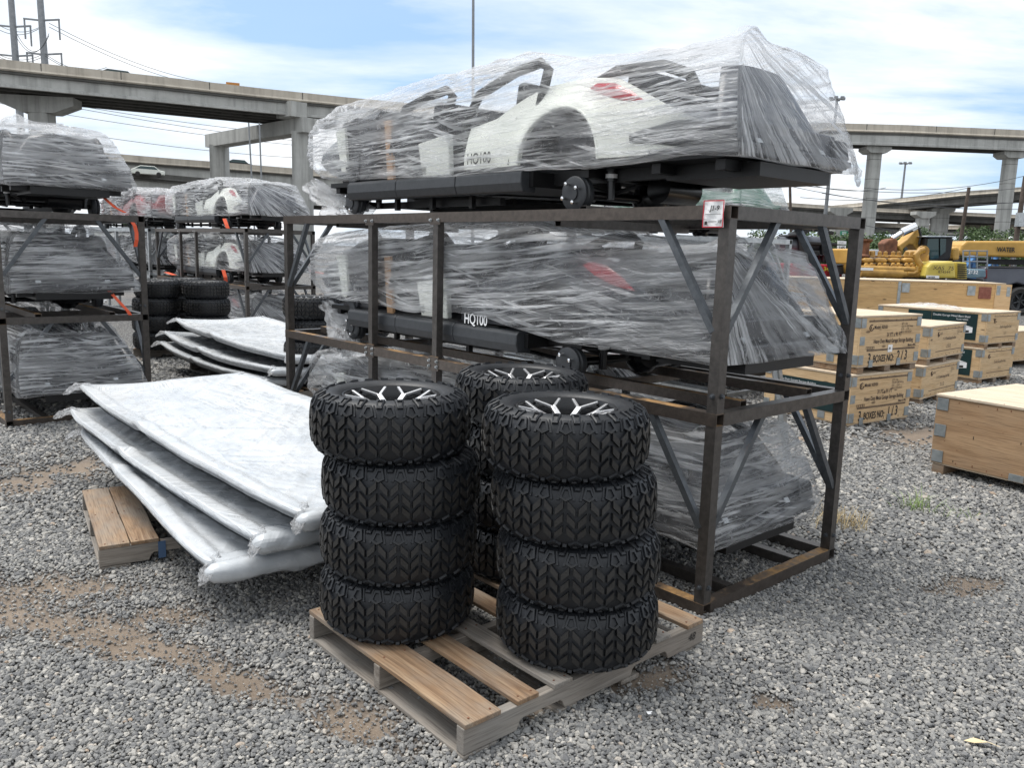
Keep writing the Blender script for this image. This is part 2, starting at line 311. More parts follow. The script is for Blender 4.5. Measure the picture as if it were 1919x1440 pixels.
def film_mat(name, lo, hi, su, sv, seed, tint=(0.97, 0.98, 1.0), cut=(0.44, 0.66), rough=0.17):
    """stretch film: clear sheet whose overlapping, pulled layers run along UV.x"""
    m_ = mat(name, tint, rough); g = NG(m_)
    tcn = g.n('ShaderNodeTexCoord')
    def mp_(scale, off, rot=0.0):
        x = g.n('ShaderNodeMapping'); g.l(tcn.outputs['UV'], x.inputs[0]); x.inputs['Scale'].default_value = (*scale, 1); x.inputs['Location'].default_value = (off, off * 0.7, 0); x.inputs['Rotation'].default_value = (0, 0, rot); return x.outputs[0]
    w_ = g.n('ShaderNodeTexNoise'); g.l(mp_((0.9, 1.6), seed), w_.inputs['Vector']); w_.inputs['Scale'].default_value = 1.6; w_.inputs['Detail'].default_value = 2
    ws = g.n('ShaderNodeVectorMath', operation='MULTIPLY'); g.l(w_.outputs['Color'], ws.inputs[0]); ws.inputs[1].default_value = (0.0, 0.035, 0)
    def warped(scale, off, rot=0.0):
        ad = g.n('ShaderNodeVectorMath', operation='ADD'); g.l(tcn.outputs['UV'], ad.inputs[0]); g.l(ws.outputs[0], ad.inputs[1])
        x = g.n('ShaderNodeMapping'); g.l(ad.outputs[0], x.inputs[0]); x.inputs['Scale'].default_value = (*scale, 1); x.inputs['Location'].default_value = (off, off * 0.3, 0); x.inputs['Rotation'].default_value = (0, 0, rot); return x.outputs[0]
    def rot(scale, off, ang):          # turn first, then stretch: true slanted pulls
        x = g.n('ShaderNodeMapping'); g.l(warped((1, 1), 0.0), x.inputs[0]); x.inputs['Rotation'].default_value = (0, 0, ang)
        y = g.n('ShaderNodeMapping'); g.l(x.outputs[0], y.inputs[0]); y.inputs['Scale'].default_value = (*scale, 1); y.inputs['Location'].default_value = (off, off * .3, 0); return y.outputs[0]
    a = g.noise(warped((su, sv), seed), 1.0, 3, 0.55)
    b = g.noise(rot((su * 1.6, sv * 1.5), seed + 3, 0.10), 1.0, 3, 0.6)
    c = g.noise(rot((su * 1.3, sv * 0.8), seed + 8, -0.24), 1.0, 3, 0.6)
    d = g.noise(rot((su * .8, sv * .28), seed + 12, 0.03), 1.0, 2, 0.5)
    big = g.noise(mp_((1.3, 3.4), seed + 5), 1.0, 3, 0.5); big2 = g.noise(mp_((1.7, 2.4), seed + 15), 1.0, 2, 0.5)
    cr = g.noise(mp_((8, 12), seed + 9), 1.0, 7, 0.72, 2.2)
    st = g.math('MAXIMUM', g.ramp(a, [(0.48, 0.0), (0.575, 1.0)]), g.math('MULTIPLY', g.ramp(b, [(0.54, 0.0), (0.62, 1.0)]), 0.85))
    st = g.math('MULTIPLY', st, g.ramp(big, [(0.36, 0.08), (0.58, 1.0)]))
    st = g.math('MAXIMUM', st, g.math('MULTIPLY', g.ramp(c, [(0.53, 0.0), (0.60, 1.0)]), g.ramp(big2, [(0.48, 0.0), (0.60, 0.8)])))
    st = g.math('MAXIMUM', st, g.math('MULTIPLY', g.ramp(d, [(0.49, 0.0), (0.60, 0.38)]), 1.0))
    st = g.math('MAXIMUM', st, g.math('MULTIPLY', g.ramp(cr, [(0.56, 0.0), (0.66, 1.0)]), g.ramp(big2, [(0.40, 0.75), (0.60, 0.15)])))
    al = g.math('ADD', g.math('MULTIPLY', st, hi - lo), lo, True)
    h = g.math('ADD', g.math('ADD', a, g.math('MULTIPLY', b, 0.7)), g.math('ADD', g.math('MULTIPLY', c, 0.8), g.math('MULTIPLY', cr, 0.9)))
    bp = g.bump(h, 1.0, 0.035)
    g.b.inputs['Specular IOR Level'].default_value = 0.9
    tl = g.n('ShaderNodeBsdfTranslucent'); tl.inputs[0].default_value = (*tint, 1); g.l(bp.outputs[0], tl.inputs['Normal'])
    m1 = g.n('ShaderNodeMixShader'); m1.inputs[0].default_value = 0.45; g.l(g.b.outputs[0], m1.inputs[1]); g.l(tl.outputs[0], m1.inputs[2])
    tr = g.n('ShaderNodeBsdfTransparent'); m2 = g.n('ShaderNodeMixShader'); g.l(al, m2.inputs[0]); g.l(tr.outputs[0], m2.inputs[1]); g.l(m1.outputs[0], m2.inputs[2])
    o_ = [x for x in g.t.nodes if x.type == 'OUTPUT_MATERIAL'][0]; g.l(m2.outputs[0], o_.inputs[0])
    return m_
FILM = [film_mat('stretch_film_a', 0.13, 0.92, 1.7, 44, 2.0), film_mat('stretch_film_b', 0.18, 0.98, 1.4, 34, 11.0), film_mat('stretch_film_c', 0.18, 0.97, 1.8, 38, 23.0)]
FILMF = film_mat('loose_film', 0.18, 0.75, 6, 9, 31.0)
def foam_mat(name, seed, cx=-.3, cy=1.5):
    """smooth silvery bag over foam; pulled creases fan out from a gathered point"""
    m_ = mat(name, (0.55, 0.57, 0.59), 0.30); g = NG(m_); v = g.tex('UV')
    sp = g.n('ShaderNodeSeparateXYZ'); g.l(v, sp.inputs[0])
    def fan(x0, y0, k, off):
        dx, dy = g.math('SUBTRACT', sp.outputs[0], x0), g.math('SUBTRACT', sp.outputs[1], y0)
        an = g.math('ARCTAN2', dy, dx); r_ = g.math('SQRT', g.math('ADD', g.math('MULTIPLY', dx, dx), g.math('MULTIPLY', dy, dy)))
        cb = g.n('ShaderNodeCombineXYZ'); g.l(g.math('MULTIPLY', an, k), cb.inputs[0]); g.l(g.math('MULTIPLY', r_, 1.1), cb.inputs[1]); cb.inputs[2].default_value = off
        n_ = g.noise(cb.outputs[0], 1.0, 3, 0.55, 0.25)
        return g.math('SUBTRACT', 1.0, g.math('MULTIPLY', g.math('ABSOLUTE', g.math('SUBTRACT', n_, 0.5)), 5.0), True)
    a = fan(cx, cy, 13.0, seed); a2 = fan(1.7, cy - .9, 17.0, seed + 3); b = g.noise(v, 7, 5, 0.6, 0.6); c = g.noise(v, 1.6, 4, 0.6, 0.6)
    msk = g.ramp(c, [(0.38, 0.15), (0.62, 1.0)])
    h = g.math('ADD', g.math('MULTIPLY', a, msk), g.math('MULTIPLY', a2, 0.3))
    h = g.math('ADD', h, g.math('MULTIPLY', b, 0.35))
    g.col(g.ramp(g.noise(v, 3.1, 5, 0.6, 0.4), [(0.3, (0.42, 0.445, 0.47)), (0.5, (0.50, 0.52, 0.54)), (0.72, (0.56, 0.565, 0.565))]))
    g.rgh(g.ramp(b, [(0.35, 0.16), (0.65, 0.40)]))
    g.bump(h, 0.55, 0.014)
    return m_
FOAM = foam_mat('bagged_foam', 0.0, .5, 3.4); FOAM2 = foam_mat('bagged_foam_b', 4.0, -.5, 1.1)
BAGEDGE = noisy('grey_panel_edge', (0.10, 0.11, 0.12), (0.24, 0.26, 0.28), 0.3, 0, 12, 0.5, 30)
BAGYEL = film_mat('creased_clear_bag', 0.45, 0.9, 7, 9, 41.0, tint=(0.72, 0.71, 0.66))

# ------------------------------------------------------------------ ground
RA = 0.7278
RO = Vector((0.8653, 3.392, 0))                        # near corner of the main rack
DV = Vector((math.cos(RA), math.sin(RA), 0)); EV = Vector((-math.sin(RA), math.cos(RA), 0))
dirt_lines = [([gnd(-60, 1120), gnd(60, 1155), gnd(140, 1180)], 0.20), ([gnd(120, 1170), gnd(240, 1200), gnd(330, 1230), gnd(430, 1265), gnd(560, 1310), gnd(700, 1355), gnd(760, 1400)], 0.13),
              ([gnd(130, 1085), gnd(230, 1100)], 0.22), ([gnd(1290, 1110), gnd(1400, 1095)], 0.16), ([gnd(40, 900), gnd(110, 880)], 0.3), ([gnd(1700, 830), gnd(1735, 810)], 0.3), ([gnd(1420, 1320), gnd(1470, 1325)], 0.05), ([gnd(1740, 1110), gnd(1860, 1095)], 0.12),
              ([gnd(300, 1140), gnd(380, 1150)], 0.14), ([gnd(900, 1340), gnd(1010, 1330)], 0.10), ([gnd(1150, 1290), gnd(1260, 1260)], 0.08)]
def segdist(px, py, a, b):
    ax, ay, bx, by = a.x, a.y, b.x, b.y; L2 = (bx - ax) ** 2 + (by - ay) ** 2 + 1e-9
    t = np.clip(((px - ax) * (bx - ax) + (py - ay) * (by - ay)) / L2, 0, 1)
    return np.hypot(px - ax - t * (bx - ax), py - ay - t * (by - ay))
def vnoise(x, y, s, seed):
    rs = np.random.RandomState(seed); T = rs.rand(64, 64)
    u, v = x * s, y * s; i, j = np.floor(u).astype(int), np.floor(v).astype(int); fu, fv = u - i, v - j
    fu = fu * fu * (3 - 2 * fu); fv = fv * fv * (3 - 2 * fv); i0, i1, j0, j1 = i % 64, (i + 1) % 64, j % 64, (j + 1) % 64
    return (T[i0, j0] * (1 - fu) + T[i1, j0] * fu) * (1 - fv) + (T[i0, j1] * (1 - fu) + T[i1, j1] * fu) * fv
def dirt(x, y):
    nn = vnoise(x, y, 4.0, 1) * 0.5 + vnoise(x, y, 11.0, 2) * 0.3 + vnoise(x, y, 30.0, 3) * 0.2
    d_ = np.zeros_like(x)
    for L_, wd in dirt_lines:
        for a, b in zip(L_[:-1], L_[1:]):
            q = segdist(x, y, a, b); d_ = np.maximum(d_, np.clip(1.0 - q / wd * .85 + (nn - 0.5) * 2.4, 0, 1))
    far = np.clip((vnoise(x, y, 0.55, 5) * 0.55 + nn * 0.45 - 0.60) * 5, 0, 1) * 0.7
    return np.maximum(d_, far * np.clip((y - 2.5) / 3, 0.0, 1))
def hgt(x, y):
    return 0.018 * (vnoise(x, y, 1.3, 7) - 0.5) + 0.012 * (vnoise(x, y, 4.0, 8) - 0.5)
xs = np.concatenate([-np.geomspace(900, 7.2, 40), np.linspace(-7, 7, 281), np.geomspace(7.2, 900, 40)])
ys = np.concatenate([np.linspace(-60, 0.9, 12), np.linspace(1.0, 13, 241), np.geomspace(13.3, 1600, 60)])
X, Y_ = np.meshgrid(xs, ys); D_ = dirt(X, Y_); near = np.clip((14 - np.abs(Y_)) / 4, 0, 1) * np.clip((8 - np.abs(X)) / 2, 0, 1)
Z = hgt(X, Y_) * near - 0.010 * D_ * near - 0.004
me = bpy.data.meshes.new('ground'); nx, ny = len(xs), len(ys)
idx = np.arange(nx * ny).reshape(ny, nx); F_ = np.stack([idx[:-1, :-1], idx[:-1, 1:], idx[1:, 1:], idx[1:, :-1]], -1).reshape(-1, 4)
me.from_pydata(np.stack([X, Y_, Z], -1).reshape(-1, 3).tolist(), [], F_.tolist())
att = me.attributes.new('dirt', 'FLOAT', 'POINT'); att.data.foreach_set('value', D_.ravel().astype(np.float32))
GM = mat('gravel_ground', (0.2, 0.2, 0.2), 0.9); g = NG(GM); v = g.tex('Object')
ga = g.n('ShaderNodeAttribute', attribute_name='dirt')
vo = g.n('ShaderNodeTexVoronoi'); g.l(v, vo.inputs['Vector']); vo.inputs['Scale'].default_value = 46; vo.inputs['Randomness'].default_value = 1
sepc = g.n('ShaderNodeSeparateColor'); g.l(vo.outputs['Color'], sepc.inputs[0])
cell = g.ramp(sepc.outputs[0], [(0.0, (0.09, 0.094, 0.10)), (0.35, (0.19, 0.195, 0.20)), (0.7, (0.30, 0.30, 0.295)), (0.9, (0.48, 0.465, 0.43)), (1.0, (0.64, 0.61, 0.56))])
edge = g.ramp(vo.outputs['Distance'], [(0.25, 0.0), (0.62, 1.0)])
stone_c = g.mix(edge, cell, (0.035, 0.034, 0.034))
mott = g.noise(v, 0.6, 6, 0.65, 0.5)
stone_c = g.mix(g.ramp(mott, [(0.3, 0.0), (0.7, 0.35)]), stone_c, (0.10, 0.09, 0.08))
fn = g.noise(v, 160, 5, 0.7)
soil = g.mix(0.55, g.ramp(fn, [(0.3, (0.10, 0.074, 0.052)), (0.55, (0.20, 0.155, 0.115)), (0.75, (0.34, 0.285, 0.23))]), g.ramp(g.noise(v, 6, 5, 0.6), [(0.3, (0.13, 0.10, 0.075)), (0.7, (0.24, 0.19, 0.145))]))
g.col(g.mix(ga.outputs['Fac'], stone_c, soil))
g.bump(g.math('ADD', g.math('MULTIPLY', g.math('SUBTRACT', 1.0, vo.outputs['Distance']), g.math('SUBTRACT', 1.0, ga.outputs['Fac'])), g.math('MULTIPLY', fn, 0.25)), 0.9, 0.012)
me.materials.append(GM); me.polygons.foreach_set('use_smooth', [True] * len(me.polygons))
ground = bpy.data.objects.new('ground', me); C.objects.link(ground); tag(ground, kind='structure')

# loose stones lying on it: one uncountable layer
STM = mat('stone', (0.2, 0.2, 0.2), 0.75); g = NG(STM); oi = g.n('ShaderNodeObjectInfo')
cN = g.ramp(oi.outputs['Random'], [(0.0, (0.11, 0.112, 0.118)), (0.28, (0.17, 0.171, 0.172)), (0.55, (0.245, 0.243, 0.236)), (0.80, (0.33, 0.32, 0.30)), (0.94, (0.42, 0.40, 0.365)), (0.99, (0.56, 0.53, 0.48)), (1.0, (0.36, 0.26, 0.18))])
sn = g.noise(g.tex('Object', (1, 1, 1), rnd=True), 1.6, 4, 0.6)
g.col(g.mix(g.ramp(sn, [(0.35, 0.0), (0.7, 0.35)]), cN, (0.24, 0.235, 0.22))); g.bump(sn, 0.4, 0.2)
stc = bpy.data.collections.new('stone_shapes')
for q in range(5):
    mb = MB(); rs = random.Random(q)
    import bmesh
    bm = bmesh.new(); bmesh.ops.create_icosphere(bm, subdivisions=2 if q < 3 else 1, radius=1.0)
    axs = [Vector((rs.uniform(-1, 1), rs.uniform(-1, 1), rs.uniform(-1, 1))).normalized() for _ in range(7)]
    for v_ in bm.verts:
        for a in axs:
            d_ = v_.co.dot(a)
            if d_ > 0.68: v_.co -= a * (d_ - 0.68) * 0.85
        v_.co = Vector((v_.co.x * rs.uniform(1.0, 1.04) * 1.25, v_.co.y * 0.9, v_.co.z * 0.68))
    mm = bpy.data.meshes.new('stone'); bm.to_mesh(mm); bm.free(); mm.materials.append(STM)
    stc.objects.link(bpy.data.objects.new('stone', mm))
rs = np.random.RandomState(4)
P = []
def field(y0, y1, sp, size, keep=1.0, layer=0.0, dirty=False):
    ya = np.arange(y0, y1, sp); half = 0.66 * y1 + 0.5
    gx, gy = np.meshgrid(np.arange(-half, half, sp), ya); gx = gx.ravel() + rs.uniform(-.5, .5, gx.size) * sp; gy = gy.ravel() + rs.uniform(-.5, .5, gy.size) * sp
    ok = (np.abs(gx) < 0.66 * gy + 0.25) & (gy >= y0) & (gy < y1)
    gx, gy = gx[ok], gy[ok]; dd = dirt(gx, gy)
    pr = keep * (1 - 0.88 * np.clip(dd * 1.05, 0, 1)) if not dirty else keep * np.clip(dd * 2, 0, 1); ok = rs.rand(gx.size) < pr; gx, gy, dd = gx[ok], gy[ok], dd[ok]
    sz = size * np.exp(rs.normal(0, 0.26, gx.size)) * (1 - 0.3 * dd)
    gz = hgt(gx, gy) - 0.01 * dd + layer + sz * 0.15 + rs.uniform(0, 0.003, gx.size)
    P.append(np.stack([gx, gy, gz, sz], -1))
field(1.45, 2.6, 0.0112, 0.0072); field(1.45, 2.6, 0.020, 0.0085, 0.55, 0.004)
field(2.6, 4.2, 0.0130, 0.0081); field(2.6, 4.2, 0.026, 0.0095, 0.5, 0.004)
field(4.2, 7.0, 0.0215, 0.0125); field(7.0, 12.0, 0.040, 0.019, 0.95)
field(1.45, 4.2, 0.022, 0.0042, 0.8, 0.001, True); field(1.45, 4.2, 0.045, 0.008, 0.8, 0.001, True)
P = np.concatenate(P)
pm = bpy.data.meshes.new('gravel'); pm.vertices.add(len(P)); pm.vertices.foreach_set('co', P[:, :3].ravel().astype(np.float32))
a_ = pm.attributes.new('scl', 'FLOAT', 'POINT'); a_.data.foreach_set('value', P[:, 3].astype(np.float32))
rot = np.stack([rs.normal(0, 0.35, len(P)), rs.normal(0, 0.35, len(P)), rs.uniform(0, 6.28, len(P))], -1)
a_ = pm.attributes.new('rot', 'FLOAT_VECTOR', 'POINT'); a_.data.foreach_set('vector', rot.ravel().astype(np.float32))
a_ = pm.attributes.new('pick', 'INT', 'POINT'); a_.data.foreach_set('value', rs.randint(0, 5, len(P)).astype(np.int32))
pm.materials.append(STM)
gr = bpy.data.objects.new('gravel', pm); C.objects.link(gr); tag(gr, 'loose grey gravel spread over the yard', 'gravel', kind='stuff')
gt = bpy.data.node_groups.new('scatter', 'GeometryNodeTree'); gt.interface.new_socket('Geometry', in_out='INPUT', socket_type='NodeSocketGeometry'); gt.interface.new_socket('Geometry', in_out='OUTPUT', socket_type='NodeSocketGeometry')
gi = gt.nodes.new('NodeGroupInput'); go = gt.nodes.new('NodeGroupOutput'); iop = gt.nodes.new('GeometryNodeInstanceOnPoints'); ci = gt.nodes.new('GeometryNodeCollectionInfo')
ci.inputs['Collection'].default_value = stc; ci.inputs['Separate Children'].default_value = True; ci.inputs['Reset Children'].default_value = True
def na(name, ty):
    x = gt.nodes.new('GeometryNodeInputNamedAttribute'); x.data_type = ty; x.inputs['Name'].default_value = name; return x.outputs[0]
e2r = gt.nodes.new('FunctionNodeEulerToRotation'); gt.links.new(na('rot', 'FLOAT_VECTOR'), e2r.inputs[0])
iop.inputs['Pick Instance'].default_value = True
gt.links.new(gi.outputs[0], iop.inputs['Points']); gt.links.new(ci.outputs[0], iop.inputs['Instance']); gt.links.new(na('pick', 'INT'), iop.inputs['Instance Index']); gt.links.new(e2r.outputs[0], iop.inputs['Rotation']); gt.links.new(na('scl', 'FLOAT'), iop.inputs['Scale'])
gt.links.new(iop.outputs[0], go.inputs[0])
md = gr.modifiers.new('scatter', 'NODES'); md.node_group = gt
print('stones', len(P))
#@@PART2@@
def text(body, size, loc, rot, m_, parent, name='lettering', align='LEFT', ext=0.0, sx=1.0, bold=0.0, shear=0.0):
    cu = bpy.data.curves.new(name, 'FONT'); cu.body = body; cu.size = size; cu.align_x = align; cu.extrude = ext; cu.offset = bold; cu.shear = shear; cu.space_line = 0.9
    tmp = bpy.data.objects.new('tmp', cu); C.objects.link(tmp); bpy.context.view_layer.update()
    me_ = bpy.data.meshes.new_from_object(tmp.evaluated_get(bpy.context.evaluated_depsgraph_get())); bpy.data.objects.remove(tmp); me_.materials.clear(); me_.materials.append(m_)
    o = bpy.data.objects.new(name, me_); C.objects.link(o); o.parent = parent; o.location = loc; o.rotation_euler = rot; o.scale.x = sx; return o
# ------------------------------------------------------------------ wheels
HW = 0.114
PROF = [(0.0, 0.300), (0.055, 0.297), (0.082, 0.289), (0.100, 0.274), (0.110, 0.252), (0.112, 0.228), (0.106, 0.203), (0.094, 0.190)]   # (axial, radius) from the centre line to the bead
_arc = [0.0]
for (a0, r0), (a1, r1) in zip(PROF[:-1], PROF[1:]): _arc.append(_arc[-1] + math.hypot(a1 - a0, r1 - r0))
def tyre_pt(th, t, h):
    s_ = abs(t); sg = 1 if t >= 0 else -1
    for k in range(len(_arc) - 1):
        if s_ <= _arc[k + 1] or k == len(_arc) - 2:
            f = min(1, (s_ - _arc[k]) / (_arc[k + 1] - _arc[k])); a0, r0 = PROF[k]; a1, r1 = PROF[k + 1]; break
    a = a0 + (a1 - a0) * f; r_ = r0 + (r1 - r0) * f; da, dr = a1 - a0, r1 - r0; L_ = math.hypot(da, dr)
    # blend the normal with its neighbour for a round shoulder
    nn = Vector((-dr / L_, da / L_))
    if k + 2 < len(PROF):
        d2 = (PROF[k + 2][0] - a1, PROF[k + 2][1] - r1); l2 = math.hypot(*d2); nn = nn.lerp(Vector((-d2[1] / l2, d2[0] / l2)), f * 0.5)
    nn.normalize(); r_ += nn.y * h; a += nn.x * h
    return Vector((r_ * math.cos(th), r_ * math.sin(th), sg * a))
NP = 24; PW = 2 * PI / NP
def make_tyre_mesh():
    mb = MB()
    full = [(r_, a) for a, r_ in PROF[::-1]] + [(r_, -a) for a, r_ in PROF[1:]]
    # smoother carcass
    def lug(poly, h, k0, inset=0.10, base=-0.001):
        cx = sum(p[0] for p in poly) / len(poly); ct = sum(p[1] for p in poly) / len(poly); n = len(poly)
        lo = [tyre_pt((k0 + u) * PW, t, base) for u, t in poly]
        hi = [tyre_pt((k0 + u + (cx - u) * inset) * PW, t + (ct - t) * inset, h) for u, t in poly]
        mb.add(lo + hi, [(i, (i + 1) % n, n + (i + 1) % n, n + i) for i in range(n)] + [tuple(range(n, 2 * n))])
    def frame(poly, h, k0, wd=0.36):
        cx = sum(p[0] for p in poly) / len(poly); ct = sum(p[1] for p in poly) / len(poly); n = len(poly)
        o0 = [tyre_pt((k0 + u) * PW, t, -0.001) for u, t in poly]; o1 = [tyre_pt((k0 + u + (cx - u) * .08) * PW, t + (ct - t) * .08, h) for u, t in poly]
        i1 = [tyre_pt((k0 + u + (cx - u) * (wd + .08)) * PW, t + (ct - t) * (wd + .08), h) for u, t in poly]; i0 = [tyre_pt((k0 + u + (cx - u) * (wd + .12)) * PW, t + (ct - t) * (wd + .12), h * 0.35) for u, t in poly]
        mb.add(o0 + o1 + i1 + i0, [(q * n + i, q * n + (i + 1) % n, (q + 1) * n + (i + 1) % n, (q + 1) * n + i) for q in range(3) for i in range(n)] + [tuple(range(3 * n, 4 * n))])
    rows = [(-0.061, -0.035), (-0.019, 0.007), (0.023, 0.049)]
    for k in range(NP):
        for t0, t1 in rows:
            sl = 0.028
            lug([(0.07, t0 + sl / 2), (0.45, t0 - sl / 2), (0.45, t1 - sl / 2), (0.07, t1 + sl / 2)], 0.0115, k)
            lug([(0.55, t0 - sl / 2), (0.93, t0 + sl / 2), (0.93, t1 + sl / 2), (0.55, t1 - sl / 2)], 0.0115, k)
        # shoulder blocks: two staggered rows above, one broad row below
        frame([(-0.30, 0.068), (0.0, 0.056), (0.30, 0.068), (0.14, 0.104), (-0.14, 0.104)], 0.0115, k)
        lug([(0.30, 0.060), (0.42, 0.060), (0.26, 0.108), (0.18, 0.108)], 0.006, k)
        lug([(-0.42, 0.060), (-0.30, 0.060), (-0.18, 0.108), (-0.26, 0.108)], 0.006, k)
        frame([(0.36, 0.092), (0.64, 0.092), (0.76, 0.138), (0.24, 0.138)], 0.009, k)
        frame([(0.16, -0.094), (0.5, -0.078), (0.84, -0.094), (0.72, -0.132), (0.28, -0.132)], 0.0085, k)
        lug([(-0.10, -0.100), (0.10, -0.100), (0.07, -0.125), (-0.07, -0.125)], 0.010, k)
    carc = MB(); prof = []
    for i in range(33):
        t = -_arc[-1] + 2 * _arc[-1] * i / 32; p_ = tyre_pt(0, t, 0); prof.append((p_.x, p_.z))
    mb.lathe(prof, 72)
    return mb
def make_rim():
    mb = MB()
    outer = [(0.190, 0.094), (0.187, 0.099), (0.180, 0.099), (0.176, 0.092), (0.170, 0.050), (0.163, 0.0), (0.163, -0.06), (0.176, -0.096), (0.190, -0.094)]
    mb.lathe(outer, 56)
    mb.lathe([(0.163, -0.02), (0.150, -0.028), (0.060, -0.02), (0.055, 0.02), (0.0, 0.022)], 40)
    return mb
def make_spokes():
    mb = MB()
    for k in range(7):
        a = 2 * PI * (k + 0.5) / 7
        M = Matrix.Rotation(a, 4, 'Z')
        def pp(r_, ang, z_): return M @ Vector((r_ * math.cos(ang), r_ * math.sin(ang), z_))
        mb.beam(pp(0.030, 0, 0.036), pp(0.114, 0, 0.074), 0.021, 0.012)
        mb.beam(pp(0.112, 0.02, 0.074), pp(0.176, 0.30, 0.092), 0.011, 0.010)
        mb.beam(pp(0.112, -0.02, 0.074), pp(0.176, -0.30, 0.092), 0.011, 0.010)
    mb.lathe([(0.048, 0.020), (0.048, 0.040), (0.030, 0.046), (0.0, 0.047)], 24)
    return mb
_ty = make_tyre_mesh(); _ri = make_rim(); _sp = make_spokes()
def make_wheel():
    r0 = empty('wheel')
    t_ = _ty.build('tyre', RUBBER, r0, smooth=True); t_.data.set_sharp_from_angle(angle=R(30))
    ri = _ri.build('rim', BLACKG, r0, smooth=True); sp = _sp.build('spokes', ALU, ri, bevel=0.0015)
    nu = MB()
    for k in range(4): nu.lathe([(0.0065, 0.02), (0.0065, 0.044), (0.0, 0.046)], 6, Matrix.Translation((0.034 * math.cos(k * PI / 2 + .3), 0.034 * math.sin(k * PI / 2 + .3), 0)))
    return r0
TH = 0.229
wheel0 = make_wheel(); _used = [False]
def place_wheel(x, y, z, rz, label, group):
    if not _used[0]: o = wheel0; _used[0] = True
    else: o = copy_tree(wheel0)
    o.location = (x, y, z); o.rotation_euler = (random.uniform(-.006, .006), random.uniform(-.006, .006), rz); tag(o, label, 'wheel', group); o.scale = (.975, .975, 1)
    return o
ORD = ['lowest', 'second from bottom', 'third from bottom', 'top']
def wheel_stack(cs, z0, name, group, rz0, top_rz=None, dist=None):
    for k, (x, y) in enumerate(cs):
        o = place_wheel(x, y, z0 + HW + k * TH, (top_rz if (k == len(cs) - 1 and top_rz is not None) else rz0 + k * 1.3),
                    f'{ORD[k] if len(cs) == 4 else ORD[k]} wheel {name}', group)

# stacks on the near pallet; the axis of the spokes faces the camera
G1 = 'knobbly cart wheels stacked on the near pallet'
def spk(x, y): return math.atan2(-y, -x) + PI   # back of the rim, seen past the near lip
aL = math.atan2(3.07, -0.41)
wheel_stack([(-0.430, 3.075), (-0.424, 3.065), (-0.415, 3.06), (-0.455, 3.05)], 0.128, 'of the left front stack on the pallet', G1, 0.4, aL)
aR = math.atan2(2.9, 0.27)
wheel_stack([(0.266, 2.905), (0.262, 2.90), (0.236, 2.90), (0.197, 2.89)], 0.128, 'of the right front stack on the pallet', G1, 0.9, aR + 0.03)
wheel_stack([(0.075, 3.66), (0.07, 3.655), (0.075, 3.66), (0.045, 3.65)], 0.128, 'of the rear stack, half hidden behind the two front ones', G1, 0.2, math.atan2(3.65, 0.04) + 0.1)
G2 = 'cart wheels stacked behind the left rack'
def pxw(px, Y, z=0.0):
    q = at(px, 720, Y); return q.x, q.y
for (px, Y, nm) in ((296, 11.0, 'in the far left stack behind the left rack'), (388, 11.05, 'in the right one of the far stacks beyond the left rack'), (345, 11.7, 'in the hidden middle stack between the two far ones')):
    b = at(px, 600, Y)
    wheel_stack([(b.x + random.uniform(-.03, .03), Y) for k in range(4)], 0.135, nm, G2, random.random())
b = at(588, 690, 8.5)
for k in range(4): pass
wheel_stack([(b.x + 0.02, 8.52), (b.x, 8.5), (b.x + .03, 8.5), (b.x, 8.48)], 0.135, 'in the stack seen through the far end of the main rack', G2, 0.3)
b = at(585, 620, 9.3)
wheel_stack([(b.x + .62, 9.0), (b.x + .60, 9.0), (b.x + .63, 9.0), (b.x + .60, 9.0)], 0.135, 'in the stack behind the middle of the main rack', G2, 0.3)

# ------------------------------------------------------------------ pallets
def plank(name, parent, p0, p1, wd, th, mt, notch=None, bev=0.003, jitter=0.0):
    """a board with local X along its length"""
    p0, p1 = Vector(p0), Vector(p1); d_ = p1 - p0; L_ = d_.length; ang = math.atan2(d_.y, d_.x)
    mb = MB()
    n = max(4, int(L_ / 0.1))
    if notch:
        poly = [(-L_ / 2, th / 2), (L_ / 2, th / 2), (L_ / 2, -th / 2)]
        for (a, b_, dp) in sorted(notch, reverse=True):
            poly += [(b_, -th / 2), (b_ - 0.012, -th / 2 + dp * 0.75), (b_ - 0.025, -th / 2 + dp), (a + 0.025, -th / 2 + dp), (a + 0.012, -th / 2 + dp * 0.75), (a, -th / 2)]
        poly += [(-L_ / 2, -th / 2)]
        mb.prism(poly, -wd / 2, wd / 2, 'y')
        # reorder: prism axis y gives (u, t, v)
    else:
        vs = []
        for i in range(n + 1):
            x = -L_ / 2 + L_ * i / n; e1 = noise.noise(Vector((x * 4 + p0.x * 9, p0.y * 7, 0))) * 0.004; e2 = noise.noise(Vector((x * 4 + p0.y * 9, 5, 3))) * 0.004; zz = noise.noise(Vector((x * 2, p0.x * 5, 9))) * 0.003
            vs += [(x, -wd / 2 + e1, -th / 2 + zz), (x, wd / 2 + e2, -th / 2 + zz), (x, wd / 2 + e2, th / 2 + zz), (x, -wd / 2 + e1, th / 2 + zz)]
        fs = [(i * 4 + k, i * 4 + (k + 1) % 4, i * 4 + 4 + (k + 1) % 4, i * 4 + 4 + k) for i in range(n) for k in range(4)] + [(3, 2, 1, 0), (n * 4, n * 4 + 1, n * 4 + 2, n * 4 + 3)]
        mb.add(vs, fs)
    c = (p0 + p1) / 2
    return mb.build(name, mt, parent, loc=c, rotz=ang, bevel=bev)
